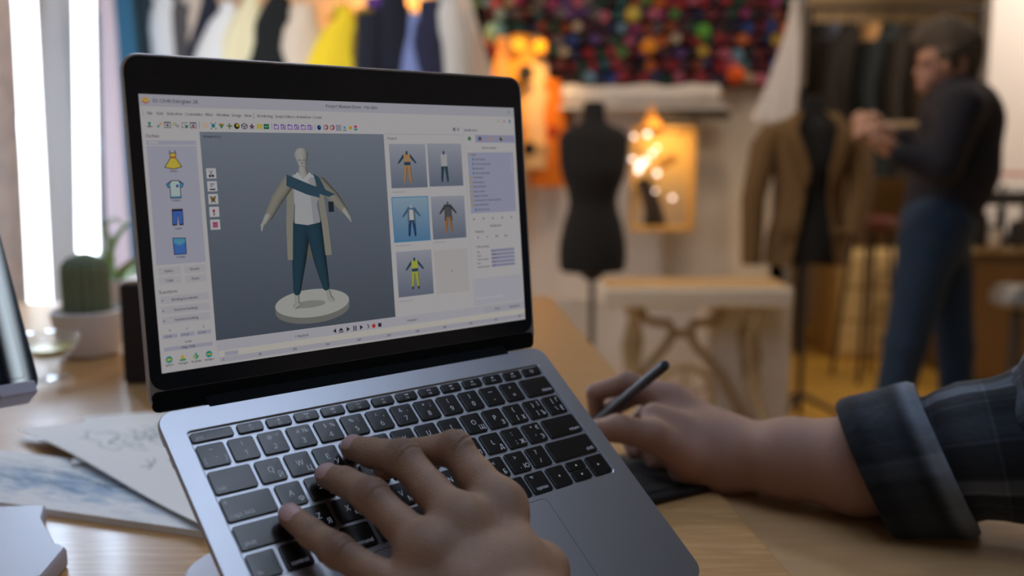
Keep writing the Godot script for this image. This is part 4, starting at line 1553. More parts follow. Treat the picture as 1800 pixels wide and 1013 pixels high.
func figure(im: Image) -> void:
	var V := func(x: float, y: float) -> Vector2: return Vector2(x, y)
	var stone := Color8(206, 206, 200)
	var pale := Color8(214, 216, 220)
	var coat := Color8(176, 172, 160)
	var coat_d := Color8(132, 128, 116)
	var blue := Color8(62, 96, 118)
	var trousers := Color8(48, 84, 104)
	# turntable
	poly(im, ell(514, 682, 136, 46, 48), Color8(150, 150, 146))
	rect(im, 378, 662, 650, 682, Color8(150, 150, 146))
	poly(im, ell(514, 662, 136, 46, 48), Color8(216, 216, 210))
	poly(im, ell(500, 664, 60, 12), Color8(176, 176, 172))
	# back of the coat between the legs
	poly(im, [V.call(448, 380), V.call(580, 380), V.call(584, 512), V.call(450, 512)], coat_d)
	# feet and legs
	limb(im, V.call(458, 625), V.call(456, 662), 8, 9, stone)
	limb(im, V.call(456, 664), V.call(450, 668), 9, 7, stone)
	limb(im, V.call(570, 620), V.call(578, 652), 8, 9, stone)
	limb(im, V.call(582, 654), V.call(590, 660), 9, 6, stone)
	limb(im, V.call(492, 412), V.call(474, 522), 33, 25, trousers)
	limb(im, V.call(474, 522), V.call(459, 618), 25, 13, trousers)
	limb(im, V.call(538, 412), V.call(551, 522), 32, 24, trousers)
	limb(im, V.call(551, 522), V.call(566, 612), 24, 13, trousers)
	# torso
	poly(im, [V.call(474, 240), V.call(555, 244), V.call(566, 300), V.call(553, 340), V.call(562, 398), V.call(515, 406), V.call(468, 398), V.call(474, 340), V.call(466, 300)], pale)
	poly(im, [V.call(530, 250), V.call(555, 250), V.call(566, 300), V.call(553, 340), V.call(562, 398), V.call(536, 403)], Color8(190, 192, 198))
	limb(im, V.call(511, 222), V.call(512, 240), 14, 20, stone)
	poly(im, [V.call(490, 232), V.call(511, 256), V.call(534, 233), V.call(546, 246), V.call(512, 268), V.call(478, 246)], Color8(222, 224, 226))
	# coat fronts and sleeves
	poly(im, [V.call(456, 258), V.call(474, 262), V.call(472, 330), V.call(462, 400), V.call(452, 516), V.call(434, 514), V.call(438, 400), V.call(446, 320)], coat)
	poly(im, [V.call(556, 290), V.call(578, 280), V.call(590, 400), V.call(596, 508), V.call(572, 508), V.call(566, 400)], coat)
	limb(im, V.call(456, 266), V.call(410, 322), 22, 20, coat)
	limb(im, V.call(410, 322), V.call(378, 372), 20, 14, coat)
	limb(im, V.call(374, 374), V.call(358, 398), 11, 7, stone)
	limb(im, V.call(356, 398), V.call(352, 414), 7, 3, stone)
	limb(im, V.call(574, 272), V.call(620, 318), 22, 20, coat)
	limb(im, V.call(620, 318), V.call(656, 362), 20, 13, coat)
	limb(im, V.call(658, 364), V.call(672, 386), 10, 7, stone)
	limb(im, V.call(673, 386), V.call(678, 400), 6, 3, stone)
	rect(im, 596, 332, 616, 366, Color8(44, 54, 66))
	# scarf across the chest
	poly(im, [V.call(452, 240), V.call(472, 248), V.call(540, 276), V.call(566, 284), V.call(566, 318), V.call(520, 306), V.call(448, 276)], blue)
	poly(im, [V.call(548, 238), V.call(568, 250), V.call(590, 292), V.call(624, 308), V.call(600, 316), V.call(562, 304), V.call(556, 270)], blue)
	# head
	limb(im, V.call(510, 180), V.call(511, 202), 25, 17, stone)
	poly(im, ell(502, 194, 5, 2.5), Color8(150, 150, 146)); poly(im, ell(519, 194, 5, 2.5), Color8(150, 150, 146))
	poly(im, [V.call(510, 192), V.call(514, 207), V.call(507, 207)], Color8(160, 160, 156))
	rect(im, 505, 213, 517, 215, Color8(150, 146, 142))


# ---------------------------------------------------------------- the person at the laptop
func skin_tint(dark: Array, warm: Array, base: Color) -> Callable:
	return func(p: Vector3, _n: Vector3) -> Color:
		var c := base
		for q in dark:   # [place, radius, amount]: darker skin over the knuckles
			var f := 1.0 - smoothstep(0.25, 1.0, p.distance_to(q[0]) / q[1])
			c = c.lerp(base * Color(0.5, 0.46, 0.46), f * q[2])
		for q in warm:
			var f := 1.0 - smoothstep(0.3, 1.0, p.distance_to(q[0]) / q[1])
			c = c.lerp(base * Color(1.2, 0.98, 0.98), f * q[2])
		return c


func nail(t: Node3D, tip: Vector3, dip: Vector3, up: Vector3, r: float, w := 0.8) -> void:
	var d := (tip - dip).normalized()
	var n := (up - d * up.dot(d)).normalized()
	var sd := d.cross(n)
	var b := mb(person_root)
	var loops := []
	for j in 9:
		var f := j / 8.0
		var s := lerpf(-0.95, 0.93, f) * r
		var rad := r * (1.0 if s < 0 else sqrt(maxf(0.05, 1.0 - pow(s / r, 2.0) * 0.82)))
		var half := w * (0.55 + 0.45 * sin(minf(1.0, f * 2.2 + 0.15) * PI / 2)) * (1.0 if f < 0.85 else 1.0 - (f - 0.85) * 2.6)
		var ring := PackedVector3Array()
		for i in 9:
			var a := lerpf(-half, half, i / 8.0)
			ring.append(tip + d * s + (n * cos(a) + sd * sin(a)) * (rad + 0.00045))
		for i in 9:
			var a := lerpf(half, -half, i / 8.0)
			ring.append(tip + d * s + (n * cos(a) + sd * sin(a)) * (rad - 0.0008))
		loops.append(ring)
	b.loft(loops)
	part("fingernail", b, M.nail, t)


var person_root: Node3D


func person() -> void:
	var root := thing("person", "hands and arms in dark checked rolled sleeves, typing on the laptop and drawing", "person", Vector3(0.2, TABLE, -0.5))
	person_root = root
	var base := Color(0.40, 0.242, 0.162)
	# typing hand, laptop millimetres
	var F := {
		"pinky": [lp(-107, 8.5, 93), lp(-104, 15, 110), lp(-100, 24, 129), lp(-79, 36, 174), 7.0, 7.8, 9.0, 8.5, 11.0],
		"ring": [lp(-74.5, 9, 74), lp(-73, 20, 87), lp(-73, 36, 109), lp(-65, 46, 156), 7.6, 8.6, 10.2, 9.5, 12.5],
		"middle": [lp(-49.5, 9, 59), lp(-49, 22, 73), lp(-45, 41, 93), lp(-41, 51, 149), 8.0, 9.0, 10.8, 10.2, 13.2],
		"index": [lp(-36, 10, 78), lp(-27, 29, 85), lp(-15, 49, 100), lp(-12, 51, 146), 8.0, 9.2, 10.6, 10.8, 13.0]}
	var bones := []
	var dark := []
	var warm := []
	var wrist := lp(-44, 57, 236)
	var nrm := LAP.basis.y
	for k in F:
		var f: Array = F[k]
		var r := func(i: int) -> float: return f[i] * MM
		bones.append([f[0], f[1], r.call(4), r.call(5), 0.002])
		bones.append([f[1], f[2], r.call(5) * 0.97, r.call(6), 0.003])
		bones.append([f[2], f[2].lerp(f[3], 0.5), r.call(6) * 0.98, r.call(7), 0.003])
		bones.append([f[2].lerp(f[3], 0.5), f[3], r.call(7), r.call(8), 0.004])
		bones.append([f[3], f[3].lerp(wrist, 0.6), r.call(8), 0.014, 0.012])
		bones.append([f[3] + nrm * 0.0015, f[3] + nrm * 0.0015, 0.0105, 0.0105, 0.012])   # knuckle
		bones.append([f[2] + nrm * 0.0005, f[2] + nrm * 0.0005, r.call(6) * 0.97, r.call(6) * 0.97, 0.003])
		dark.append([f[2] + nrm * 0.009, 0.017, 0.75])
		dark.append([f[1] + nrm * 0.007, 0.0075, 0.35])
		dark.append([f[3] + nrm * 0.012, 0.02, 0.42])
		warm.append([f[0], 0.014, 0.7])
	var mcps := [F.pinky[3], F.ring[3], F.middle[3], F.index[3]]
	for k in 3:
		bones.append([mcps[k] - nrm * 0.004, mcps[k + 1] - nrm * 0.004, 0.0095, 0.0105, 0.012])
		var a: Vector3 = mcps[k].lerp(wrist, 0.35) - nrm * 0.003
		var c: Vector3 = mcps[k + 1].lerp(wrist, 0.35) - nrm * 0.003
		bones.append([a, c, 0.0125, 0.0125, 0.012])
		a = mcps[k].lerp(wrist, 0.7) - nrm * 0.003
		c = mcps[k + 1].lerp(wrist, 0.7) - nrm * 0.003
		bones.append([a, c, 0.0145, 0.0145, 0.012])
	bones.append([lp(-60, 53, 222), lp(-30, 53, 222), 0.017, 0.017, 0.014])
	# thumb under the palm
	bones.append([lp(-34, 48, 218), lp(2, 36, 184), 0.018, 0.0145, 0.014])
	bones.append([lp(2, 36, 184), lp(7, 23, 158), 0.0135, 0.0115, 0.006])
	bones.append([lp(7, 23, 158), lp(-4, 13, 138), 0.0112, 0.0088, 0.004])
	bones.append([F.index[3].lerp(wrist, 0.4), lp(0, 36, 182), 0.011, 0.011, 0.014])
	# wrist and forearm
	bones.append([wrist, lp(-38, 104, 330), 0.024, 0.03, 0.016])
	bones.append([lp(-56, 55, 238), lp(-50, 104, 330), 0.021, 0.028, 0.012])
	bones.append([lp(-38, 104, 330), lp(-28, 215, 470), 0.031, 0.04, 0.016])
	var folds_ := []
	for k in F:
		var f: Array = F[k]
		var d1: Vector3 = (f[1] - f[0]).normalized()
		var d2: Vector3 = (f[3] - f[2]).normalized()
		var dm: Vector3 = ((f[2] - f[1]).normalized() + d2).normalized()
		for s in [-0.0022, 0.0012]:
			folds_.append([f[1] + d1 * s + nrm * 0.004, d1, 0.0011, f[5] * MM * 1.35, 0.00055, nrm])
		for s in [-0.0055, -0.002, 0.0012, 0.0046]:
			folds_.append([f[2] + dm * s + nrm * 0.005, dm, 0.0011, f[6] * MM * 1.2, 0.0006, nrm])
	var m := sdf(bones, 0.0015, root.position, skin_tint(dark, warm, base), folds_)
	var hand := part("hand", m, M.skin, root, "left hand with spread fingers typing on the keyboard")
	var tilt := LAP.basis.y * 0.9 + LAP.basis.z * 0.1 - LAP.basis.x * 0.38
	for k in F:
		nail(hand, F[k][0], F[k][1], tilt, F[k][4] * MM, 0.85)
	nail(hand, lp(-4, 13, 138), lp(7, 23, 158), LAP.basis.x * 0.8 + LAP.basis.y * 0.6, 0.0088)
	# writing hand
	var G := {
		"index": [P(1048, 734, 0.985), P(1046, 690, 0.972), P(1104, 673, 0.967), P(1174, 704, 0.962), 8.2, 9.2, 11.2, 10.8, 13.5],
		"middle": [P(1062, 765, 0.985), P(1068, 722, 0.99), P(1122, 690, 0.985), P(1192, 708, 0.975), 8.2, 9.2, 11.0, 10.6, 13.2],
		"ring": [P(1115, 795, 0.975), P(1102, 762, 0.99), P(1140, 722, 1.005), P(1206, 724, 0.985), 7.8, 8.8, 10.5, 10.0, 12.5],
		"little": [P(1150, 815, 0.965), P(1132, 792, 0.985), P(1160, 757, 1.005), P(1215, 745, 0.99), 7.2, 8.0, 9.4, 9.0, 11.5]}
	var w2 := P(1290, 803, 0.93)
	bones = []
	dark = []
	warm = []
	for k in G:
		var f: Array = G[k]
		bones.append([f[0], f[1], f[4] * MM, f[5] * MM, 0.002])
		bones.append([f[1], f[2], f[5] * MM, f[6] * MM, 0.003])
		bones.append([f[2], f[3], f[6] * MM, f[8] * MM, 0.004])
		bones.append([f[3], f[3].lerp(w2, 0.75), f[8] * MM, 0.021, 0.02])
		dark.append([f[2] + Vector3(0, 0.008, 0), 0.02, 0.5])
		dark.append([f[3] + Vector3(0, 0.01, 0), 0.02, 0.3])
	bones.append([P(1212, 806, 0.915), P(1146, 766, 0.905), 0.02, 0.0148, 0.012])   # thumb
	bones.append([P(1146, 766, 0.905), P(1085, 753, 0.905), 0.0145, 0.0128, 0.005])
	bones.append([P(1085, 753, 0.905), P(1034, 760, 0.915), 0.0128, 0.0102, 0.004])
	bones.append([P(1150, 735, 0.93), P(1225, 770, 0.93), 0.015, 0.021, 0.014])   # web of the thumb
	bones.append([P(1208, 824, 0.93), P(1262, 822, 0.93), 0.0175, 0.022, 0.014])   # heel of the hand
	bones.append([P(1190, 800, 0.965), P(1250, 805, 0.95), 0.018, 0.024, 0.014])
	bones.append([w2, P(1390, 806, 0.895), 0.0295, 0.034, 0.03])
	bones.append([P(1390, 806, 0.895), P(1510, 819, 0.865), 0.034, 0.041, 0.02])
	bones.append([P(1510, 819, 0.865), P(1840, 792, 0.80), 0.041, 0.045, 0.02])
	warm.append([P(1200, 815, 0.905), 0.03, 0.6])
	m = sdf(bones, 0.0026, root.position, skin_tint(dark, warm, Color(0.38, 0.215, 0.155)))
	part("hand", m, M.skin, root, "right hand holding the stylus, with bare forearm")
	# checked sleeves
	var check := mat(Color.WHITE, 0.95)
	check.albedo_texture = check_image()
	check.rim_enabled = true
	check.rim = 0.2
	check.normal_enabled = true
	check.normal_texture = noise_tex(0.03, [], 77, 256, true, 3.0, 3)
	check.normal_scale = 0.5
	check.cull_mode = BaseMaterial3D.CULL_DISABLED
	var cuff_cloth: StandardMaterial3D = check.duplicate()
	cuff_cloth.albedo_texture = check_image(true)
	var el := P(1850, 778, 0.80)
	sleeve(root, [P(1600, 812, 0.836), P(1650, 805, 0.83), P(1700, 796, 0.82), P(1790, 785, 0.806), el, Vector3(0.53, 1.11, -0.69), Vector3(0.62, 1.23, -0.6), Vector3(0.65, 1.26, -0.57)], [0.052, 0.0605, 0.0675, 0.069, 0.072, 0.074, 0.078, 0.04], check, 1)
	cuff(root, P(1655, 806, 0.832), P(1528, 826, 0.852), cuff_cloth)
	sleeve(root, [lp(-36, 121, 352), lp(-32, 170, 412), lp(-28, 215, 470), Vector3(0.28, 1.08, -0.3), Vector3(0.4, 1.2, -0.33), Vector3(0.43, 1.22, -0.34)], [0.046, 0.05, 0.058, 0.064, 0.07, 0.04], check, 2)
	# stylus
	var top := P(1171, 640, 0.845)
	var tip := on_y(1004, 780, TABLE + 0.0082)
	var s := thing("stylus", "dark grey blue stylus held in the right hand of the person", "stylus", tip)
	var b := mb(s)
	var d := (tip - top).normalized()
	b.tube([top, top + d * 0.0012, top + d * 0.004, tip - d * 0.022, tip - d * 0.016, tip - d * 0.004], [0.0026, 0.004, 0.0047, 0.0047, 0.0042, 0.0016], 18)
	part("barrel", b, mat(rgb(44, 52, 66), 0.4), s)
	b = mb(s)
	b.tube([tip - d * 0.0045, tip], [0.0012, 0.0006], 10)
	part("nib", b, M.black, s)


func sleeve(root: Node3D, pts: Array, radii: Array, m: Material, seed_: int) -> void:
	var cur := Curve3D.new()
	for k in pts.size():
		var tn: Vector3 = (pts[mini(k + 1, pts.size() - 1)] - pts[maxi(k - 1, 0)]) / 6.0
		cur.add_point(pts[k], -tn, tn)
	var n := FastNoiseLite.new()
	n.seed = seed_
	n.frequency = 1.0
	var loops := []
	var len_ := cur.get_baked_length()
	var steps := 40
	var sides := 48
	for k in steps + 1:
		var f := float(k) / steps
		var c := cur.sample_baked(len_ * f)
		var d := (cur.sample_baked(minf(len_, len_ * f + 0.004)) - cur.sample_baked(maxf(0, len_ * f - 0.004))).normalized()
		var x := Vector3.UP.cross(d).normalized()
		var y := d.cross(x)
		var fr := f * (radii.size() - 1)
		var i := mini(int(fr), radii.size() - 2)
		var r := lerpf(radii[i], radii[i + 1], fr - i)
		var ring := PackedVector3Array()
		for j in sides:
			var a := TAU * j / sides
			var w := 1.0 + 0.12 * smoothstep(0.05, 0.3, f) * n.get_noise_3d(cos(a) * 1.1, sin(a) * 1.1, f * len_ * 17.0) + 0.03 * sin(f * len_ * 120.0 + 2.0 * sin(a))
			ring.append(c + (x * cos(a) + y * sin(a)) * r * w)
		loops.append(ring)
	var b := mb(root)
	b.loft(loops, false, true, 4.0, 10.0)
	part("shirt_sleeve", b, m, root)


func cuff(root: Node3D, a: Vector3, c: Vector3, m: Material) -> void:
	# a broad rolled-up band; its rim leans, lower edge further back
	var d := (c - a).normalized()
	var x := Vector3.UP.cross(d).normalized()
	var y := d.cross(x)
	var loops := []
	var n := FastNoiseLite.new()
	n.seed = 5
	n.frequency = 1.0
	var prof := [[-0.004, 0.061], [-0.0045, 0.0655], [0.001, 0.0685], [0.010, 0.068], [0.022, 0.067], [0.036, 0.066], [0.050, 0.066], [0.058, 0.0652], [0.0625, 0.0625], [0.062, 0.0585], [0.054, 0.056], [0.03, 0.055], [0.008, 0.054]]
	for q in prof:
		var ring := PackedVector3Array()
		for j in 48:
			var t := TAU * j / 48
			var w := 1.0 + 0.05 * n.get_noise_3d(cos(t) * 1.2, sin(t) * 1.2, q[0] * 16.0)
			var lean: float = 0.012 * sin(t)
			ring.append(a + d * (q[0] + lean) + (x * cos(t) * 0.93 + y * sin(t)) * q[1] * w)
		loops.append(ring)
	var b := mb(root)
	b.loft(loops, false, false, 4.0, 10.0)
	part("rolled_cuff", b, m, root, "rolled up cuff of the checked shirt")


func check_image(band_at_edge := false) -> ImageTexture:
	var n := 512
	var im := Image.create(n, n, false, Image.FORMAT_RGBA8)
	var band := func(x: float) -> float:   # brightness of the stripe at x in 0..1
		var s := 0.0
		for q in [[0.14, 0.10, 0.34], [0.21, 0.03, 0.2], [0.36, 0.012, 0.14], [0.62, 0.16, 0.12], [0.74, 0.02, 0.12]]:
			s += q[2] * (1.0 - smoothstep(q[1] * 0.35, q[1], absf(x - q[0])))
		return s
	var r := RandomNumberGenerator.new()
	r.seed = 8
	var bx := PackedFloat32Array()
	for k in n:
		bx.append(band.call(float(k) / n))
	for y in n:
		for x in n:
			var weave := 0.5 + 0.5 * float((x + y) % 4 < 2)
			var v := bx[x] * (0.5 + 0.4 * weave) + bx[y] * (1.0 - 0.4 * weave)
			if band_at_edge:   # the cuff: a pale band along its inner edge, fading to navy
				var e := float(y) / n
				v = bx[x] * 0.25 + 0.5 * (1.0 - smoothstep(0.13, 0.27, e)) * (0.75 + 0.25 * weave) + 0.14 * (1.0 - smoothstep(0.05, 0.2, absf(e - 0.42))) * weave
			var g := r.randf_range(-0.01, 0.01)
			im.set_pixel(x, y, Color(0.07 + v * 0.78 + g, 0.09 + v * 0.82 + g, 0.125 + v * 0.86 + g))
	return ImageTexture.create_from_image(im)


# ---------------------------------------------------------------- the workshop behind
func folds(c: Vector3, hw: float, hd: float, y: float, yaw: float, amount: float, phase: float, n := 36) -> PackedVector3Array:
	var ring := PackedVector3Array()
	for j in n:
		var a := TAU * j / n
		var k := 1.0 + amount * sin(a * 7.0 + phase) + amount * 0.6 * sin(a * 11.0 + phase * 2.3)
		ring.append(c + Vector3(cos(a) * hw * k, y, sin(a) * hd * k).rotated(Vector3.UP, yaw))
	return ring


func garment(label: String, called: String, category: String, top: Vector3, yaw: float, w: float, length: float, m: Material, flare := 1.0, sleeves := true, group := "", gown := false) -> Node3D:
	var t := thing(called, label, category, top + Vector3(0, -length, 0), group)
	var b := mb(t)
	var ph := top.x * 9.0
	var L := []
	var prof := [[0.0, 0.05, 0.05, 0.0], [-0.03, 0.065, 0.055, 0.0], [-0.07, w * 0.28, 0.06, 0.0], [-0.12, w * 0.44, 0.07, 0.0], [-0.2, w * 0.52, 0.085, 0.01], [-0.35, w * 0.47, 0.09, 0.03], [-0.55, w * 0.47 * lerpf(1, flare, 0.5), 0.10, 0.06], [-length, w * 0.5 * flare, 0.11, 0.09]]
	if gown:
		prof = [[0.0, 0.03, 0.03, 0.0], [-0.04, 0.04, 0.04, 0.0], [-0.1, w * 0.28, 0.05, 0.02], [-0.2, w * 0.44, 0.07, 0.05], [-0.32, w * 0.58, 0.09, 0.08], [-0.5, w * 0.6 * flare, 0.11, 0.09], [-length, w * 0.62 * flare, 0.12, 0.1]]
	for q in prof:
		L.append(folds(top, q[1], q[2], q[0], yaw, q[3], ph))
	b.loft(L)
	part("body", b, m, t)
	if sleeves:
		for s in [-1.0, 1.0]:
			b = mb(t)
			var o := Vector3(s * w * 0.44, -0.12, 0).rotated(Vector3.UP, yaw)
			var e := Vector3(s * w * 0.58, -0.40, 0.02).rotated(Vector3.UP, yaw)
			var h := Vector3(s * w * 0.55, -minf(0.66, length * 0.8), 0.04).rotated(Vector3.UP, yaw)
			b.tube([top + o, top + e, top + h], [0.06, 0.055, 0.045], 12)
			part("sleeve", b, m, t)
	b = mb(t)
	b.tube([top + Vector3(0, -0.02, 0), top + Vector3(0, 0.05, 0), top + Vector3(0.012, 0.07, 0).rotated(Vector3.UP, yaw), top + Vector3(0.0, 0.085, 0)], 0.003, 6)
	part("hanger_hook", b, M.black_metal, t)
	return t


func workshop() -> void:
	clothes_row()
	spool_rack()
	back_wall_things()
	dress_form()
	sewing_table()
	jacket_on_stand()
	dark_rail()
	tailor()
	right_side()


func clothes_row() -> void:
	# a rail high on the left with a row of clothes; only their upper halves clear the laptop lid
	var z := 4.45
	var y0 := P(500, 0, z).y + 0.06
	var a := P(150, 0, z)
	var c := P(830, 0, z)
	var t := thing("clothes_rail", "long metal clothes rail behind the laptop carrying the row of hanging clothes", "rail", Vector3(a.x, 0, a.z))
	var b := mb(t)
	b.tube([Vector3(a.x, y0 + 0.1, a.z), Vector3(c.x, y0 + 0.1, a.z)], 0.014, 10)
	part("bar", b, M.black_metal, t)
	for x in [a.x + 0.02, c.x - 0.02]:
		b = mb(t)
		b.tube([Vector3(x, 0, a.z), Vector3(x, y0 + 0.1, a.z)], 0.016, 10)
		b.tube([Vector3(x, 0.02, a.z - 0.25), Vector3(x, 0.02, a.z + 0.25)], 0.016, 10)
		part("post", b, mat(rgb(190, 188, 184), 0.4), t)
	# pixel of the middle, width and drop in metres, colour, turn, flare
	var row := [
		[196, 0.16, 0.95, rgb(38, 112, 128), 1.0, 1.1, "teal blue top hanging at the left end of the clothes rail"],
		[243, 0.3, 1.05, rgb(26, 46, 58), 0.9, 1.0, "dark blue green coat hanging second from the left on the rail"],
		[292, 0.10, 0.9, rgb(222, 226, 230), 1.3, 1.0, "narrow white shirt hanging between two dark garments on the left of the rail"],
		[318, 0.09, 0.95, rgb(84, 82, 86), 1.3, 1.0, "grey jacket seen edge on beside the narrow white shirt"],
		[338, 0.08, 0.9, rgb(214, 200, 188), 1.3, 1.1, "pale pinkish blouse seen edge on left of the navy coat"],
		[368, 0.15, 1.05, rgb(28, 36, 54), 0.8, 1.3, "navy coat hanging left of the white dress"],
		[400, 0.22, 1.0, rgb(226, 230, 234), 0.7, 1.4, "white dress with a round flaring skirt on the rail"],
		[442, 0.2, 0.95, rgb(232, 224, 186), 0.8, 1.3, "cream coloured dress beside the black suit"],
		[490, 0.18, 1.1, rgb(14, 20, 22), 0.6, 1.6, "black evening suit flaring widely in the middle of the rail"],
		[532, 0.15, 0.9, rgb(220, 204, 184), 0.8, 1.1, "beige blouse left of the bright yellow dress"],
		[606, 0.24, 1.0, rgb(242, 212, 44), 0.35, 1.55, "bright yellow flared dress on the rail"],
		[645, 0.12, 0.95, rgb(138, 116, 20), 1.1, 1.2, "dark mustard jacket just right of the bright yellow dress"],
		[664, 0.07, 0.8, rgb(92, 52, 140), 1.3, 1.0, "purple shirt seen edge on right of the mustard jacket"],
		[690, 0.17, 1.1, rgb(20, 26, 44), 0.6, 1.0, "dark navy jacket left of the light blue dress"],
		[729, 0.13, 0.95, rgb(128, 146, 204), 0.7, 1.5, "light blue dress between two navy garments"],
		[758, 0.13, 1.05, rgb(34, 38, 66), 0.9, 1.0, "navy coat at the right end of the rail"],
		[786, 0.09, 1.0, rgb(206, 206, 206), 1.2, 1.0, "pale grey garment closing the right end of the clothes rail"]]
	for q in row:
		var y: float = y0
		y -= {400: 0.07, 442: 0.03, 490: 0.0, 532: 0.08, 606: 0.1, 645: 0.1, 664: 0.05, 729: 0.12, 690: 0.02, 758: 0.06, 368: 0.04, 338: 0.03, 243: 0.03, 196: 0.1}.get(q[0], 0.0)
		var p := P(q[0], 20, z)
		garment(q[6], "hanging_garment", "clothes", Vector3(p.x, y, a.z), q[4], q[1] * 1.55, q[2], cloth(q[3]), q[5], q[1] > 0.15 and q[5] < 1.25, "clothes on the rail behind the laptop", q[5] >= 1.25)
	# a yellow hat on a peg above the yellow dress
	var hp := P(603, 26, z + 0.16)
	t = thing("yellow_hat", "small yellow hat hanging above the bright yellow dress", "hat", hp)
	b = mb(t)
	b.lathe(hp, [Vector2(0.001, 0.05), Vector2(0.04, 0.045), Vector2(0.055, 0.0), Vector2(0.085, -0.015), Vector2(0.083, -0.02), Vector2(0.05, -0.012)], 24)
	part("felt", b, cloth(rgb(214, 196, 50)), t)
	# pink and teal lengths of cloth hanging by the left wall, behind the tube lights
	var hung := [[184, 4.1, 0.06, rgb(190, 176, 184), "pale pink length of cloth hanging right of the tube lights"], [208, 4.15, 0.12, rgb(34, 84, 112), "deep blue length of cloth hanging beside the pale pink one"], [100, 4.3, 0.14, rgb(164, 161, 160), "pale grey length of cloth hanging between the two tube lights"]]
	for q in hung:
		var top := P(q[0], -40, q[1])
		var s := thing("hanging_cloth", q[4], "cloth", Vector3(top.x, 0.5, top.z), "cloth lengths by the left wall")
		b = mb(s)
		var L := []
		for k in 7:
			L.append(folds(Vector3(top.x, 0, top.z), q[2] * (0.4 + 0.1 * k), 0.04, top.y - k * (top.y - 0.5) / 6.0, 0.5, 0.12, q[0] * 0.1 + k * 0.3))
		b.loft(L)
		part("fabric", b, cloth(q[3]), s)
		b = mb(s)
		b.box(top + Vector3(0, 0.01, 0), Vector3(0.16, 0.03, 0.05), 0.005)
		part("hanging_bar", b, M.black_metal, s)
	# warm little bulbs glimmering behind the clothes
	t = thing("bulb_string", "string of small warm bulbs glowing behind the navy jacket", "lamp", P(664, 90, 4.7))
	for q in [[668, 84], [657, 108], [700, 30], [722, 36], [652, 6], [735, 10], [712, 6]]:
		b = mb(t)
		b.ball(P(q[0], q[1], 4.75), 0.022, 10)
		part("bulb", b, glow(Color(1.0, 0.68, 0.3), 2.2), t)
	b = mb(t)
	b.tube([P(640, -4, 4.77), P(668, 80, 4.77), P(657, 106, 4.77), P(700, 26, 4.77), P(740, 4, 4.77)], 0.003, 5)
	part("wire", b, M.black_metal, t)
	var l := OmniLight3D.new()
	l.name = "bulb_light"
	t.add_child(l)
	l.global_position = P(690, 20, 4.9)
	l.light_color = Color(1.0, 0.66, 0.3)
	l.light_energy = 0.35
	l.light_size = 0.05
	l.omni_range = 10.0
	l.omni_attenuation = 2.0
	l.shadow_enabled = true


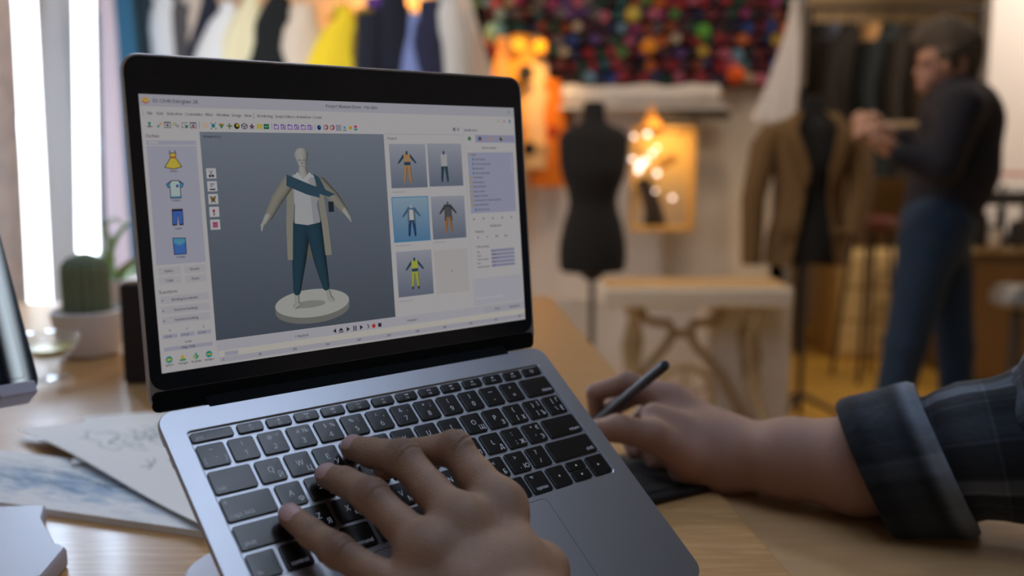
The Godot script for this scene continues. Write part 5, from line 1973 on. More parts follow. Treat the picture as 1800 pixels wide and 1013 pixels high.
func spool_rack() -> void:
	var z := 5.22
	var a := P(822, -60, z)
	var c := P(1398, 150, z)
	var at := Vector3((a.x + c.x) / 2, c.y, c.z - 0.06)
	var t := thing("spool_rack", "dark wall rack filled with hundreds of colourful thread spools", "rack", at)
	var b := mb(t)
	b.box(Vector3(at.x, (a.y + c.y) / 2, at.z), Vector3(c.x - a.x + 0.03, a.y - c.y + 0.02, 0.03), 0.004)
	part("back_board", b, mat(rgb(44, 32, 32), 0.8), t)
	for x in [a.x - 0.02, c.x + 0.02]:
		b = mb(t)
		b.box(Vector3(x, (a.y + c.y) / 2, at.z + 0.06), Vector3(0.025, a.y - c.y + 0.04, 0.14), 0.004)
		part("side", b, mat(rgb(120, 108, 100), 0.7), t)
	var pal := {"maroon": rgb(104, 22, 34), "crimson": rgb(168, 32, 48), "rose pink": rgb(206, 104, 132), "magenta": rgb(150, 44, 110), "violet": rgb(96, 62, 132), "navy": rgb(28, 36, 84), "royal blue": rgb(42, 72, 160), "sky blue": rgb(120, 168, 196), "teal": rgb(34, 104, 112), "bottle green": rgb(22, 66, 48), "leaf green": rgb(84, 140, 62), "yellow": rgb(214, 180, 56), "orange": rgb(222, 110, 36), "rust": rgb(140, 62, 30), "cream": rgb(204, 186, 158), "grey": rgb(110, 104, 110), "black": rgb(26, 22, 26), "plum": rgb(64, 22, 46)}
	var bag := ["maroon", "maroon", "maroon", "crimson", "crimson", "rose pink", "rose pink", "magenta", "violet", "navy", "navy", "royal blue", "sky blue", "teal", "bottle green", "bottle green", "leaf green", "yellow", "orange", "rust", "cream", "grey", "black", "black", "plum", "plum", "plum"]
	var mats := {}
	for k in pal:
		mats[k] = mat((pal[k] as Color).lerp(rgb(112, 100, 104), 0.14), 0.6)
	b = MB.new()   # one spool lying towards the room: flange, wound thread, flange
	b.xf = Transform3D(Basis(Vector3.RIGHT, PI / 2), Vector3.ZERO)
	b.lathe(Vector3.ZERO, [Vector2(0.012, -0.05), Vector2(0.024, -0.05), Vector2(0.024, -0.045), Vector2(0.019, -0.042), Vector2(0.0275, -0.02), Vector2(0.0275, 0.02), Vector2(0.019, 0.042), Vector2(0.024, 0.045), Vector2(0.024, 0.05), Vector2(0.008, 0.05), Vector2(0.007, 0.03)], 14)
	var shape := b.mesh()
	var step := 0.0612
	var cols := int((c.x - a.x) / step)
	var rows := int((a.y - c.y) / 0.0665)
	for r in rows:
		for k in cols:
			var x := a.x + 0.035 + k * step + (0.5 * step if r % 2 else 0.0)
			var y := c.y + 0.035 + r * 0.0665
			var px := 900.0 + FOC * x / z
			if px > 1392:
				continue
			if px < 845 and r < rows - 3:   # the drape and the bright stock hide this corner
				continue
			var kind: String = bag[rng.randi() % bag.size()]
			var o := solo("thread_spool", shape, mats[kind], "%s thread spool, %s from the left in the %s row from the rack's bottom" % [kind, ORD[k], ORD[r]], "spool", "thread spools on the wall rack")
			o.position = Vector3(x, y + rng.randf_range(-0.008, 0.008), at.z + 0.07)
			o.rotation = Vector3(rng.randf_range(-0.15, 0.15), rng.randf_range(-0.25, 0.25), 0)
			o.scale = Vector3.ONE * rng.randf_range(0.9, 1.15)
	# bigger balls of yarn that stand out
	var balls := [[871, 58, 0.056, rgb(126, 186, 196), "large pale turquoise yarn ball at the upper left of the spool rack"], [1293, 132, 0.048, rgb(226, 96, 30), "orange yarn ball at the lower right of the spool rack"], [1113, 26, 0.04, rgb(196, 184, 90), "pale yellow yarn ball near the top of the spool rack"], [1140, 82, 0.042, rgb(230, 150, 40), "amber yarn ball in the middle of the spool rack"], [1236, 56, 0.04, rgb(92, 160, 66), "leaf green yarn ball on the spool rack"]]
	for q in balls:
		var p := P(q[0], q[1], z - 0.1)
		var s := thing("yarn_ball", q[4], "yarn", p)
		b = mb(s)
		b.ball(p, q[2], 20)
		part("core", b, mat(q[3], 0.9), s)
		for k in 6:
			b = mb(s)
			var loop := []
			var ax := Vector3(rng.randfn(), rng.randfn(), rng.randfn()).normalized()
			var u := ax.cross(Vector3(0.3, 0.8, 0.52)).normalized()
			var w := ax.cross(u)
			for j in 17:
				loop.append(p + (u * cos(TAU * j / 16) + w * sin(TAU * j / 16)) * q[2] * 1.01)
			b.tube(loop, 0.003, 5)
			part("strand", b, mat(q[3], 0.9), s)


func back_wall_things() -> void:
	var b := mb()
	# glowing orange stock left of the dress form
	var stock := [
		[918, 62, 0.15, 0.62, rgb(238, 164, 62), 0.4, "bright orange garment hanging left of the dress form"],
		[968, 140, 0.09, 0.40, rgb(232, 120, 16), 0.9, "narrow deep orange garment hanging nearest the dress form"],
		[944, 108, 0.12, 0.42, rgb(244, 198, 136), 0.6, "light peach orange garment hanging between the two orange ones"],
		[893, 66, 0.1, 0.6, rgb(240, 188, 120), 0.7, "pale orange garment half hidden by the laptop corner"]]
	for q in stock:
		garment(q[6], "orange_garment", "clothes", P(q[0], q[1], 5.0), q[5], q[2] * 1.7, q[3], cloth(q[4]), 1.1, false, "orange garments beside the dress form")
	for q in [[924, 128, 0.04, rgb(38, 32, 30), "dark bow pinned on the orange garments"], [910, 78, 0.035, rgb(250, 200, 70), "yellow rosette on the bright orange garment"], [950, 82, 0.036, rgb(250, 176, 40), "golden rosette at the edge of the spool rack"], [905, 235, 0.04, rgb(214, 70, 28), "red orange pouch hanging left of the dress form"], [972, 232, 0.03, rgb(196, 64, 30), "small rust red pouch touching the shoulder of the dress form"], [930, 262, 0.035, rgb(30, 28, 28), "black pouch hanging on the wall beside the laptop corner"]]:
		var p := P(q[0], q[1], 4.86)
		var s := thing("cloth_trinket", q[4], "trinket", p)
		b = mb(s)
		b.ball(p, q[2], 14, Vector3(1, 1.1, 0.6))
		part("puff", b, cloth(q[3]), s)
		b = mb(s)
		b.tube([p + Vector3(0, q[2] * 0.8, 0), Vector3(p.x, p.y + q[2] + 0.03, -5.4)], 0.004, 6)
		part("loop", b, cloth(q[3]), s)
	# white bolt of cloth on a ledge under the spools
	var a := P(982, 168, 5.05)
	var c := P(1262, 166, 5.05)
	var t := thing("wall_ledge", "narrow white ledge under the spool rack", "shelf", Vector3((a.x + c.x) / 2, a.y - 0.08, a.z))
	b = mb(t)
	b.box(Vector3((a.x + c.x) / 2, a.y - 0.065, a.z - 0.03), Vector3(c.x - a.x + 0.05, 0.02, 0.26), 0.004)
	part("board", b, M.white_board, t)
	for x in [a.x + 0.1, c.x - 0.1]:
		b = mb(t)
		b.box(Vector3(x, a.y - 0.12, a.z - 0.09), Vector3(0.02, 0.09, 0.14), 0.004)
		part("bracket", b, M.white_metal, t)
	t = thing("cloth_bolt", "long white rolled bolt of cloth lying on the ledge under the spools", "cloth", Vector3(a.x, a.y - 0.055, a.z))
	b = mb(t)
	var pts := []
	var rad := []
	for k in 13:
		pts.append(a.lerp(c, k / 12.0) + Vector3(0, 0.005 * sin(k * 1.3), 0))
		rad.append(0.05 + 0.006 * sin(k * 2.1))
	b.tube(pts, rad, 20)
	part("roll", b, cloth(rgb(228, 218, 208)), t)
	b = mb(t)
	b.tube([a - Vector3(0.03, 0, 0), c + Vector3(0.03, 0, 0)], 0.016, 12)
	part("core", b, mat(rgb(170, 130, 90), 0.8), t)
	# tray of small golden notions
	a = P(1152, 206, 5.0)
	c = P(1278, 200, 5.0)
	t = thing("notions_tray", "dark tray on the wall holding small golden jars", "tray", Vector3((a.x + c.x) / 2, a.y, a.z))
	b = mb(t)
	b.box(Vector3((a.x + c.x) / 2, a.y - 0.005, a.z), Vector3(c.x - a.x, 0.012, 0.12), 0.003)
	part("base", b, mat(rgb(74, 60, 46), 0.7), t)
	for k in 4:
		b = mb(t)
		b.box(Vector3([a.x, c.x, (a.x + c.x) / 2, (a.x + c.x) / 2][k], a.y + 0.012, a.z + [0, 0, 0.06, -0.06][k]), Vector3([0.008, 0.008, c.x - a.x, c.x - a.x][k], 0.035, [0.12, 0.12, 0.008, 0.008][k]), 0.002)
		part("rim", b, mat(rgb(84, 70, 52), 0.7), t)
	for k in 9:
		var p := Vector3(a.x + 0.028 + k * (c.x - a.x - 0.056) / 8.0, a.y + 0.002, a.z + 0.015 * sin(k * 2.2))
		t = thing("notion_jar", "little golden lidded jar, %s from the left in the dark wall tray" % ORD[k], "jar", p, "golden jars in the wall tray")
		b = mb(t)
		b.lathe(p, [Vector2(0.014, 0), Vector2(0.017, 0.004), Vector2(0.017, 0.04), Vector2(0.013, 0.046)], 14)
		part("glass", b, mat(rgb(176, 146, 80) if k % 3 else rgb(206, 196, 168), 0.3), t)
		b = mb(t)
		b.lathe(p + Vector3(0, 0.046, 0), [Vector2(0.015, 0), Vector2(0.015, 0.012), Vector2(0.012, 0.014)], 14)
		part("lid", b, mat(rgb(150, 120, 50), 0.35, 0.6), t)
	# white panel on the wall behind the dress form
	a = P(925, 178, 5.2)
	c = P(1168, 520, 5.2)
	b = mb()
	b.box(Vector3((a.x + c.x) / 2, (a.y + c.y) / 2 - 0.2, a.z + 0.02), Vector3(c.x - a.x, a.y - c.y + 0.4, 0.025), 0.004)
	solo("foam_board", b, M.white_board, "tall white foam board against the wall behind the black dress form", "board")
	# framed picture lit by little bulbs
	a = P(1108, 222, 5.02)
	c = P(1222, 408, 5.02)
	var mid := (a + c) / 2
	t = thing("framed_picture", "pine framed golden picture right of the black dress form", "picture", Vector3(mid.x, c.y, mid.z))
	var w := c.x - a.x
	var h := a.y - c.y
	var pine := mat(rgb(206, 158, 84), 0.5)
	for q in [[0, h / 2 - 0.014, w, 0.028], [0, -h / 2 + 0.014, w, 0.028], [-w / 2 + 0.011, 0, 0.022, h - 0.056], [w / 2 - 0.02, 0, 0.04, h - 0.056]]:
		b = mb(t)
		b.box(Vector3(mid.x + q[0], mid.y + q[1], mid.z), Vector3(q[2], q[3], 0.03), 0.004)
		part("frame_bar", b, pine, t)
	b = mb(t)
	var ids := []
	for q in [[-1, 1, 0, 0], [1, 1, 1, 0], [1, -1, 1, 1], [-1, -1, 0, 1]]:
		ids.append(b.pt(mid + Vector3(q[0] * (w / 2 - 0.01), q[1] * (h / 2 - 0.01), -0.004), Vector2(q[2], q[3])))
	b.quad(ids[0], ids[1], ids[2], ids[3])
	var im := Image.create(96, 150, false, Image.FORMAT_RGBA8)
	for y in 150:
		im.fill_rect(Rect2i(0, y, 96, 1), Color8(226, 178, 96).lerp(Color8(176, 152, 126), smoothstep(20, 140, y)))
	poly(im, [Vector2(6, 76), Vector2(26, 72), Vector2(44, 104), Vector2(56, 146), Vector2(18, 146), Vector2(20, 120)], Color8(50, 42, 38))
	poly(im, [Vector2(38, 50), Vector2(62, 38), Vector2(74, 46), Vector2(46, 62)], Color8(150, 104, 50))
	poly(im, [Vector2(4, 118), Vector2(22, 126), Vector2(16, 148), Vector2(4, 148)], Color8(170, 156, 140))
	var pm := mat(Color.WHITE, 0.35)
	pm.albedo_texture = ImageTexture.create_from_image(im)
	part("print", b, pm, t)
	t = thing("fairy_lights", "cluster of small white lights hanging in front of the framed picture", "lamp", P(1130, 280, 4.9))
	var wire := []
	for q in [[1114, 240, 0.016], [1138, 236, 0.02], [1112, 280, 0.018], [1124, 292, 0.026], [1133, 284, 0.026], [1146, 270, 0.018], [1155, 260, 0.014], [1122, 300, 0.022], [1155, 305, 0.02], [1152, 336, 0.012], [1182, 348, 0.016]]:
		var p := P(q[0], q[1], 4.9)
		b = mb(t)
		b.ball(p, q[2] * 0.7, 10)
		part("bulb", b, glow(Color(1.0, 0.9, 0.85), 2.2), t)
		wire.append(p + Vector3(0, 0, -0.02))
	b = mb(t)
	b.tube(wire, 0.002, 5)
	part("wire", b, M.black_metal, t)
	# golden paper cone standing on the frame, with a lamp inside that lights the picture
	var p := P(1146, 224, 4.98)
	t = thing("cone_lamp", "golden cone shaped lamp above the framed picture", "lamp", p)
	b = mb(t)
	b.lathe(p, [Vector2(0.062, 0.0), Vector2(0.05, 0.02), Vector2(0.012, 0.105), Vector2(0.004, 0.11)], 20)
	part("shade", b, glow(Color(0.95, 0.62, 0.22), 0.12), t)
	var sp := SpotLight3D.new()
	sp.name = "cone_light"
	t.add_child(sp)
	sp.global_position = p + Vector3(0.02, 0.14, 0.28)
	sp.look_at_from_position(sp.global_position, mid + Vector3(0.02, 0.05, 0), Vector3.UP)
	sp.light_color = Color(1.0, 0.84, 0.6)
	sp.light_energy = 0.3
	sp.spot_angle = 38
	sp.light_size = 0.03
	sp.spot_range = 8
	sp.spot_attenuation = 2
	sp.shadow_enabled = true
	# a clip lamp that makes the orange clothes glow
	p = P(936, 20, 4.55)
	t = thing("clip_lamp", "small warm lamp shining on the orange garments", "lamp", p)
	b = mb(t)
	b.lathe(p, [Vector2(0.03, 0.0), Vector2(0.03, 0.01), Vector2(0.012, 0.05), Vector2(0.008, 0.06)], 16)
	part("shade", b, M.black_metal, t)
	b = mb(t)
	b.tube([p + Vector3(0, 0.05, 0), p + Vector3(0, 0.3, -0.1), p + Vector3(0, 0.35, -0.55)], 0.006, 6)
	part("arm", b, M.black_metal, t)
	sp = SpotLight3D.new()
	sp.name = "clip_light"
	t.add_child(sp)
	sp.global_position = p + Vector3(0, -0.01, 0)
	sp.look_at_from_position(sp.global_position, P(938, 170, 5.05), Vector3.UP)
	sp.light_color = Color(1.0, 0.8, 0.52)
	sp.light_energy = 0.4
	sp.spot_angle = 34
	sp.light_size = 0.03
	sp.spot_range = 8
	sp.spot_attenuation = 2
	sp.shadow_enabled = true


func form_loops(c: Vector3, yaw: float, k: float) -> Array:   # a tailor's torso, from the cap at the neck to the hip
	var L := []
	for q in [[0.745, 0.03, 0.03], [0.74, 0.045, 0.045], [0.70, 0.05, 0.05], [0.665, 0.052, 0.054], [0.645, 0.075, 0.06], [0.628, 0.12, 0.075], [0.605, 0.148, 0.085], [0.58, 0.158, 0.095], [0.52, 0.156, 0.105], [0.46, 0.15, 0.118], [0.42, 0.142, 0.12], [0.36, 0.118, 0.10], [0.31, 0.108, 0.088], [0.27, 0.112, 0.09], [0.2, 0.135, 0.105], [0.12, 0.15, 0.115], [0.05, 0.153, 0.115], [0.0, 0.147, 0.11], [-0.008, 0.135, 0.1]]:
		var ring := PackedVector3Array()
		for j in 40:
			var a := TAU * j / 40
			ring.append(c + Vector3(cos(a) * q[1] * k, q[0] * k, sin(a) * q[2] * k).rotated(Vector3.UP, yaw))
		L.append(ring)
	return L


func dress_form() -> void:
	var z := 4.35
	var hip := P(1041, 474, z)
	var foot := Vector3(hip.x, 0, hip.z)
	var t := thing("dress_form", "black female dress form on a thin stand in front of the white board", "dress form", foot)
	var b := mb(t)
	b.loft(form_loops(hip, 0.12, 1.0))
	part("torso", b, cloth(rgb(22, 21, 22)), t)
	b = mb(t)
	b.lathe(hip, [Vector2(0.02, -0.05), Vector2(0.03, -0.045), Vector2(0.075, -0.005), Vector2(0.09, 0.0)], 20)
	part("collar", b, M.black, t)
	b = mb(t)
	b.tube([hip + Vector3(0, -0.03, 0), foot + Vector3(0, 0.08, 0)], 0.014, 12)
	part("pole", b, mat(rgb(110, 106, 104), 0.4, 0.6), t)
	for k in 3:
		b = mb(t)
		var a := TAU * k / 3 + 0.4
		b.tube([foot + Vector3(0, 0.16, 0), foot + Vector3(cos(a) * 0.14, 0.1, sin(a) * 0.14), foot + Vector3(cos(a) * 0.24, 0.015, sin(a) * 0.24)], 0.013, 8)
		part("leg", b, M.black_metal, t)


func sewing_table() -> void:
	var z := 3.75
	var tl := P(1062, 506, z)
	var tr := P(1396, 506, z)
	var top := (P(1200, 508, z).y + P(1200, 542, z).y) / 2
	var cx := (tl.x + tr.x) / 2
	var w := tr.x - tl.x
	var cz := tl.z - 0.15
	var t := thing("sewing_table", "white topped table on ornate cream cast iron treadle legs", "table", Vector3(cx, 0, cz))
	var b := mb(t)
	b.box(Vector3(cx, top, cz), Vector3(w, 0.075, 0.3), 0.008)
	part("tabletop", b, M.white_paint, t)
	b = mb(t)
	b.box(Vector3(cx, top + 0.04, cz), Vector3(w - 0.02, 0.008, 0.28), 0.003)
	part("wooden_inlay", b, mat(rgb(196, 160, 112), 0.6), t)
	var lo := top - 0.036
	for s in [-1.0, 1.0]:   # two pairs of curved cast legs
		for zz in [-0.17, 0.17]:
			b = mb(t)
			var x: float = cx + s * (w / 2 - 0.12)
			b.tube([Vector3(x, lo, cz + zz * 0.7), Vector3(x - s * 0.03, lo - 0.15, cz + zz * 0.5), Vector3(x - s * 0.01, lo - 0.32, cz + zz * 0.55), Vector3(x + s * 0.03, lo - 0.48, cz + zz * 0.85), Vector3(x + s * 0.05, 0.01, cz + zz * 1.2)], [0.02, 0.016, 0.018, 0.016, 0.02], 10)
			b.tube([Vector3(x - s * 0.045, lo, cz + zz * 0.6), Vector3(x + s * 0.015, lo - 0.2, cz + zz * 0.4), Vector3(x - s * 0.01, lo - 0.34, cz + zz * 0.5)], 0.012, 8)
			part("leg", b, M.cream_iron, t)
		b = mb(t)
		var x2: float = cx + s * (w / 2 - 0.12)
		b.tube([Vector3(x2, lo - 0.3, cz - 0.12), Vector3(x2, lo - 0.3, cz + 0.12)], 0.014, 8)
		for k in 2:
			var ring := []
			for j in 17:
				ring.append(Vector3(x2, lo - 0.16, cz + (k - 0.5) * 0.1) + Vector3(0, cos(TAU * j / 16) * 0.05, sin(TAU * j / 16) * 0.05))
			b.tube(ring, 0.007, 6)
		part("side_scroll", b, M.cream_iron, t)
	# hourglass brace across the back
	b = mb(t)
	var bz := cz - 0.05
	var g := P(1215, 606, z).y
	for s in [-1.0, 1.0]:
		b.tube([Vector3(cx + s * 0.19 - 0.03, lo, bz), Vector3(cx + s * 0.14 - 0.03, lo - 0.09, bz), Vector3(cx + s * 0.05 - 0.03, g + 0.04, bz), Vector3(cx + s * 0.035 - 0.03, g, bz), Vector3(cx + s * 0.06 - 0.03, g - 0.05, bz), Vector3(cx + s * 0.17 - 0.03, g - 0.18, bz), Vector3(cx + s * 0.26, 0.1, bz)], [0.016, 0.018, 0.02, 0.022, 0.02, 0.018, 0.016], 10)
	b.tube([Vector3(cx - 0.08, g, bz), Vector3(cx + 0.02, g, bz)], 0.018, 10)
	b.tube([Vector3(cx - 0.3, 0.1, bz), Vector3(cx + 0.3, 0.1, bz)], 0.014, 8)
	part("cross_brace", b, M.cream_iron, t)
	# treadle wheel with spokes
	var hub := P(1210, 706, z - 0.02) + Vector3(0, 0, -0.1)
	b = mb(t)
	var rim := []
	for j in 33:
		rim.append(hub + Vector3(cos(TAU * j / 32) * 0.115, sin(TAU * j / 32) * 0.115, 0))
	b.tube(rim, 0.014, 8)
	for j in 5:
		var a := TAU * j / 5 + 0.3
		b.tube([hub, hub + Vector3(cos(a) * 0.11, sin(a) * 0.11, 0)], 0.007, 6)
	b.tube([hub - Vector3(0, 0, 0.03), hub + Vector3(0, 0, 0.03)], 0.022, 12)
	part("wheel", b, M.cream_iron, t)
	b = mb(t)
	b.box(Vector3(cx, 0.09, cz + 0.05), Vector3(0.32, 0.015, 0.22), 0.004)
	part("treadle", b, M.cream_iron, t)
	# white panels standing behind and beside it
	b = mb()
	var pa := P(948, 500, 4.75)
	var pb := P(1250, 500, 4.75)
	b.box(Vector3((pa.x + pb.x) / 2, 0.26, pa.z - 0.01), Vector3(pb.x - pa.x, 0.52, 0.03), 0.004)
	solo("low_board", b, M.white_board, "low white board standing behind the treadle legs of the sewing table", "board")
	b = mb()
	pa = P(1258, 540, 3.95)
	pb = P(1398, 540, 3.95)
	b.box(Vector3((pa.x + pb.x) / 2, 0.31, pa.z - 0.19), Vector3(pb.x - pa.x, 0.62, 0.3), 0.006)
	solo("storage_box", b, M.white_board, "tall white storage box under the right end of the sewing table", "box")


func jacket_on_stand() -> void:
	var z := 4.4
	var hip := P(1416, 456, z)
	var foot := Vector3(hip.x, 0, hip.z)
	var t := thing("jacket_stand", "black dress form on a tripod stand that wears the brown jacket", "dress form", foot)
	var b := mb(t)
	b.loft(form_loops(hip, -0.2, 0.98))
	part("torso", b, cloth(rgb(18, 18, 19)), t)
	b = mb(t)
	b.tube([hip, foot + Vector3(0, 0.02, 0)], 0.014, 12)
	part("pole", b, mat(rgb(84, 80, 80), 0.4, 0.6), t)
	for k in 3:
		b = mb(t)
		var a := TAU * k / 3 + 0.2
		b.tube([foot + Vector3(0, 0.12, 0), foot + Vector3(cos(a) * 0.22, 0.012, sin(a) * 0.22)], 0.012, 8)
		part("leg", b, M.black_metal, t)
	# the jacket: an open shell with a gap down the front, lapels and two sleeves
	var tweed := cloth(rgb(124, 98, 62))
	tweed.albedo_texture = noise_tex(0.2, [rgb(200, 190, 180), rgb(255, 250, 245)], 51, 256)
	tweed.uv1_triplanar = true
	tweed.uv1_scale = Vector3.ONE * 6
	tweed.cull_mode = BaseMaterial3D.CULL_DISABLED
	var j := thing("tailored_jacket", "brown tweed jacket hanging open over the black dress form", "jacket", hip)
	var yaw := 0.0
	var rows := [[0.665, 0.07, 0.07, 0.9], [0.64, 0.10, 0.08, 0.75], [0.615, 0.155, 0.10, 0.62], [0.58, 0.185, 0.115, 0.55], [0.5, 0.185, 0.13, 0.45], [0.4, 0.162, 0.14, 0.38], [0.3, 0.148, 0.13, 0.38], [0.2, 0.155, 0.135, 0.46], [0.1, 0.182, 0.14, 0.52], [-0.02, 0.19, 0.145, 0.62]]
	b = mb(j)
	var loops := []
	for q in rows:
		var ring := PackedVector3Array()
		var n := 40
		var g: float = q[3] * 0.92
		for k in n:   # from one front edge round the back to the other, then back inside
			var a := PI / 2 + g + (TAU - 2 * g) * k / (n - 1)
			ring.append(hip + Vector3(cos(a) * q[1], q[0], sin(a) * q[2]).rotated(Vector3.UP, yaw))
		for k in n:
			var a := PI / 2 + g + (TAU - 2 * g) * (n - 1 - k) / (n - 1)
			ring.append(hip + Vector3(cos(a) * (q[1] - 0.008), q[0], sin(a) * (q[2] - 0.008)).rotated(Vector3.UP, yaw))
		loops.append(ring)
	b.loft(loops)
	part("body", b, tweed, j)
	for s in [-1.0, 1.0]:
		b = mb(j)
		var sh := hip + Vector3(s * 0.185, 0.57, 0.01)
		var hand := P(1321, 466, z - 0.05) if s < 0 else hip + Vector3(0.17, 0.12, 0.12)
		var mid := sh.lerp(hand, 0.5) + Vector3(s * 0.035, 0.0, 0.0)
		b.tube([sh - Vector3(s * 0.02, -0.02, 0), sh + Vector3(s * 0.02, -0.06, 0), mid, hand], [0.05, 0.064, 0.054, 0.046], 16)
		part("sleeve", b, tweed, j)
		b = mb(j)
		var lap := []
		for q in [[0.66, 0.05, 0.075], [0.58, 0.095, 0.125], [0.52, 0.075, 0.14], [0.42, 0.04, 0.148], [0.34, 0.028, 0.142]]:
			var ring := PackedVector3Array()
			for e in [[-0.028, 0.0], [0.028, -0.012], [0.028, 0.004], [-0.028, 0.012]]:
				var narrow: float = 0.4 if q[0] < 0.4 or q[0] > 0.65 else 1.0
				ring.append(hip + Vector3(s * (q[1] + 0.03 + e[0] * narrow), q[0], q[2] + e[1] - 0.006))
			lap.append(ring)
		b.loft(lap)
		part("lapel", b, tweed, j)
		b = mb(j)
		b.box(hip + Vector3(s * 0.125, 0.14, 0.118), Vector3(0.11, 0.035, 0.02), 0.004)
		part("pocket_flap", b, tweed, j)
	# white veil hanging from a steel post behind the jacket
	var p := P(1405, -30, 4.8)
	t = thing("steel_post", "grey steel post behind the jacket carrying the white veil", "post", Vector3(p.x, 0, p.z))
	b = mb(t)
	b.tube([Vector3(p.x, 0, p.z), Vector3(p.x, p.y + 0.1, p.z)], 0.022, 14)
	part("pole", b, mat(rgb(150, 146, 142), 0.4, 0.5), t)
	b = mb(t)
	b.tube([Vector3(p.x - 0.25, p.y, p.z + 0.03), Vector3(p.x + 0.12, p.y, p.z + 0.03)], 0.012, 10)
	part("arm", b, mat(rgb(150, 146, 142), 0.4, 0.5), t)
	veil(P(1396, 10, 4.72), P(1342, 212, 4.72), "white veil hanging in a point above the left shoulder of the brown jacket", 0.02, 0.16)
	veil(P(812, -20, 4.75), P(836, 190, 4.75), "white gauze hanging between the clothes rail and the spool rack", 0.05, 0.13)


func veil(top: Vector3, bottom: Vector3, label: String, w0: float, w1: float) -> void:
	var m := cloth(rgb(230, 224, 220))
	m.backlight_enabled = true
	m.backlight = Color(0.3, 0.3, 0.3)
	var t := thing("hanging_veil", label, "cloth", bottom)
	var b := mb(t)
	var L := []
	for k in 9:
		var f := k / 8.0
		var c := top.lerp(bottom, f)
		c.x = lerpf(top.x, bottom.x, pow(f, 1.3))
		L.append(folds(Vector3(c.x + w1 * f * 0.3, 0, c.z), lerpf(w0, w1, f) * 0.62, 0.03, c.y, 0.0, 0.14, 1.0 + k * 0.2))
	b.loft(L)
	part("gauze", b, m, t)
	b = mb(t)
	b.ball(top + Vector3(0, 0.015, 0), 0.02, 10)
	part("knot", b, m, t)


func dark_rail() -> void:
	var z := 5.7
	var a := P(1422, 14, z)
	var c := P(1640, 14, z)
	var t := thing("dark_clothes_rail", "clothes rail in the alcove carrying coats and suits behind the standing man", "rail", Vector3(a.x, 0, a.z))
	var b := mb(t)
	b.tube([a, c + Vector3(0.3, 0, 0)], 0.014, 10)
	part("bar", b, M.black_metal, t)
	for x in [a.x + 0.01, c.x + 0.28]:
		b = mb(t)
		b.tube([Vector3(x, 0, a.z), Vector3(x, a.y, a.z)], 0.016, 10)
		part("post", b, M.black_metal, t)
	for q in [[1440, 0.12, 0.32, rgb(22, 20, 20), 0.9, "short black garment at the left end of the alcove rail"],
		[1462, 0.10, 0.75, rgb(74, 80, 96), 1.1, "blue grey garment hanging second on the alcove rail"],
		[1494, 0.22, 0.85, rgb(30, 24, 20), 0.6, "black brown coat on the alcove rail left of the tan coat"],
		[1532, 0.14, 0.74, rgb(178, 134, 84), 1.0, "tan coat hanging between dark coats on the alcove rail"],
		[1568, 0.22, 0.9, rgb(26, 34, 36), 0.5, "dark green black suit on the alcove rail"],
		[1604, 0.2, 0.9, rgb(38, 30, 22), 0.6, "dark brown suit behind the head of the standing man"],
		[1640, 0.18, 0.9, rgb(58, 44, 28), 0.8, "brown coat at the right end of the alcove rail"]]:
		var p := P(q[0], 30, z)
		garment(q[5], "hanging_coat", "clothes", Vector3(p.x, a.y - 0.09, a.z), q[4], q[1] * 1.75, q[2], cloth(q[3]), 1.0, q[1] > 0.17, "coats on the alcove rail")
	# low things in the alcove, seen between jacket and man
	var s := P(1532, 392, 5.2)
	t = thing("round_stool", "reddish brown round stool between the jacket and the man", "stool", Vector3(s.x, 0, s.z))
	b = mb(t)
	b.lathe(s, [Vector2(0.12, -0.03), Vector2(0.135, -0.02), Vector2(0.135, 0.02), Vector2(0.11, 0.035)], 24)
	part("seat", b, mat(rgb(96, 48, 34), 0.5), t)
	for k in 4:
		b = mb(t)
		var ang := TAU * k / 4 + 0.5
		b.tube([s + Vector3(cos(ang) * 0.09, -0.02, sin(ang) * 0.09), Vector3(s.x + cos(ang) * 0.17, 0.0, s.z + sin(ang) * 0.17)], 0.012, 8)
		part("leg", b, mat(rgb(60, 42, 30), 0.5), t)
	s = P(1530, 455, 5.9)
	t = thing("cream_chest", "cream chest of drawers low behind the jacket in the alcove", "chest", Vector3(s.x, 0, s.z))
	b = mb(t)
	b.box(Vector3(s.x, 0.32, s.z), Vector3(0.5, 0.64, 0.4), 0.01)
	part("body", b, mat(rgb(206, 176, 116), 0.6), t)
	for k in 3:
		b = mb(t)
		b.box(Vector3(s.x, 0.13 + k * 0.2, s.z + 0.206), Vector3(0.46, 0.18, 0.014), 0.004)
		var d := part("drawer", b, mat(rgb(216, 188, 130), 0.6), t)
		b = mb(t)
		b.ball(Vector3(s.x, 0.13 + k * 0.2, s.z + 0.225), 0.016, 10)
		part("knob", b, mat(rgb(120, 90, 50), 0.4), d)
	var ra := P(1552, 219, 5.3)
	var rb := P(1650, 219, 5.3)
	t = thing("cutting_ruler", "pale wooden bar held level behind the hand of the man", "bar", ra)
	b = mb(t)
	b.box((ra + rb) / 2, Vector3(rb.x - ra.x, 0.03, 0.04), 0.004)
	part("bar", b, mat(rgb(170, 150, 120), 0.6), t)
	b = mb(t)
	b.tube([Vector3(rb.x - 0.02, 0, rb.z), rb], 0.012, 8)
	part("upright", b, M.black_metal, t)


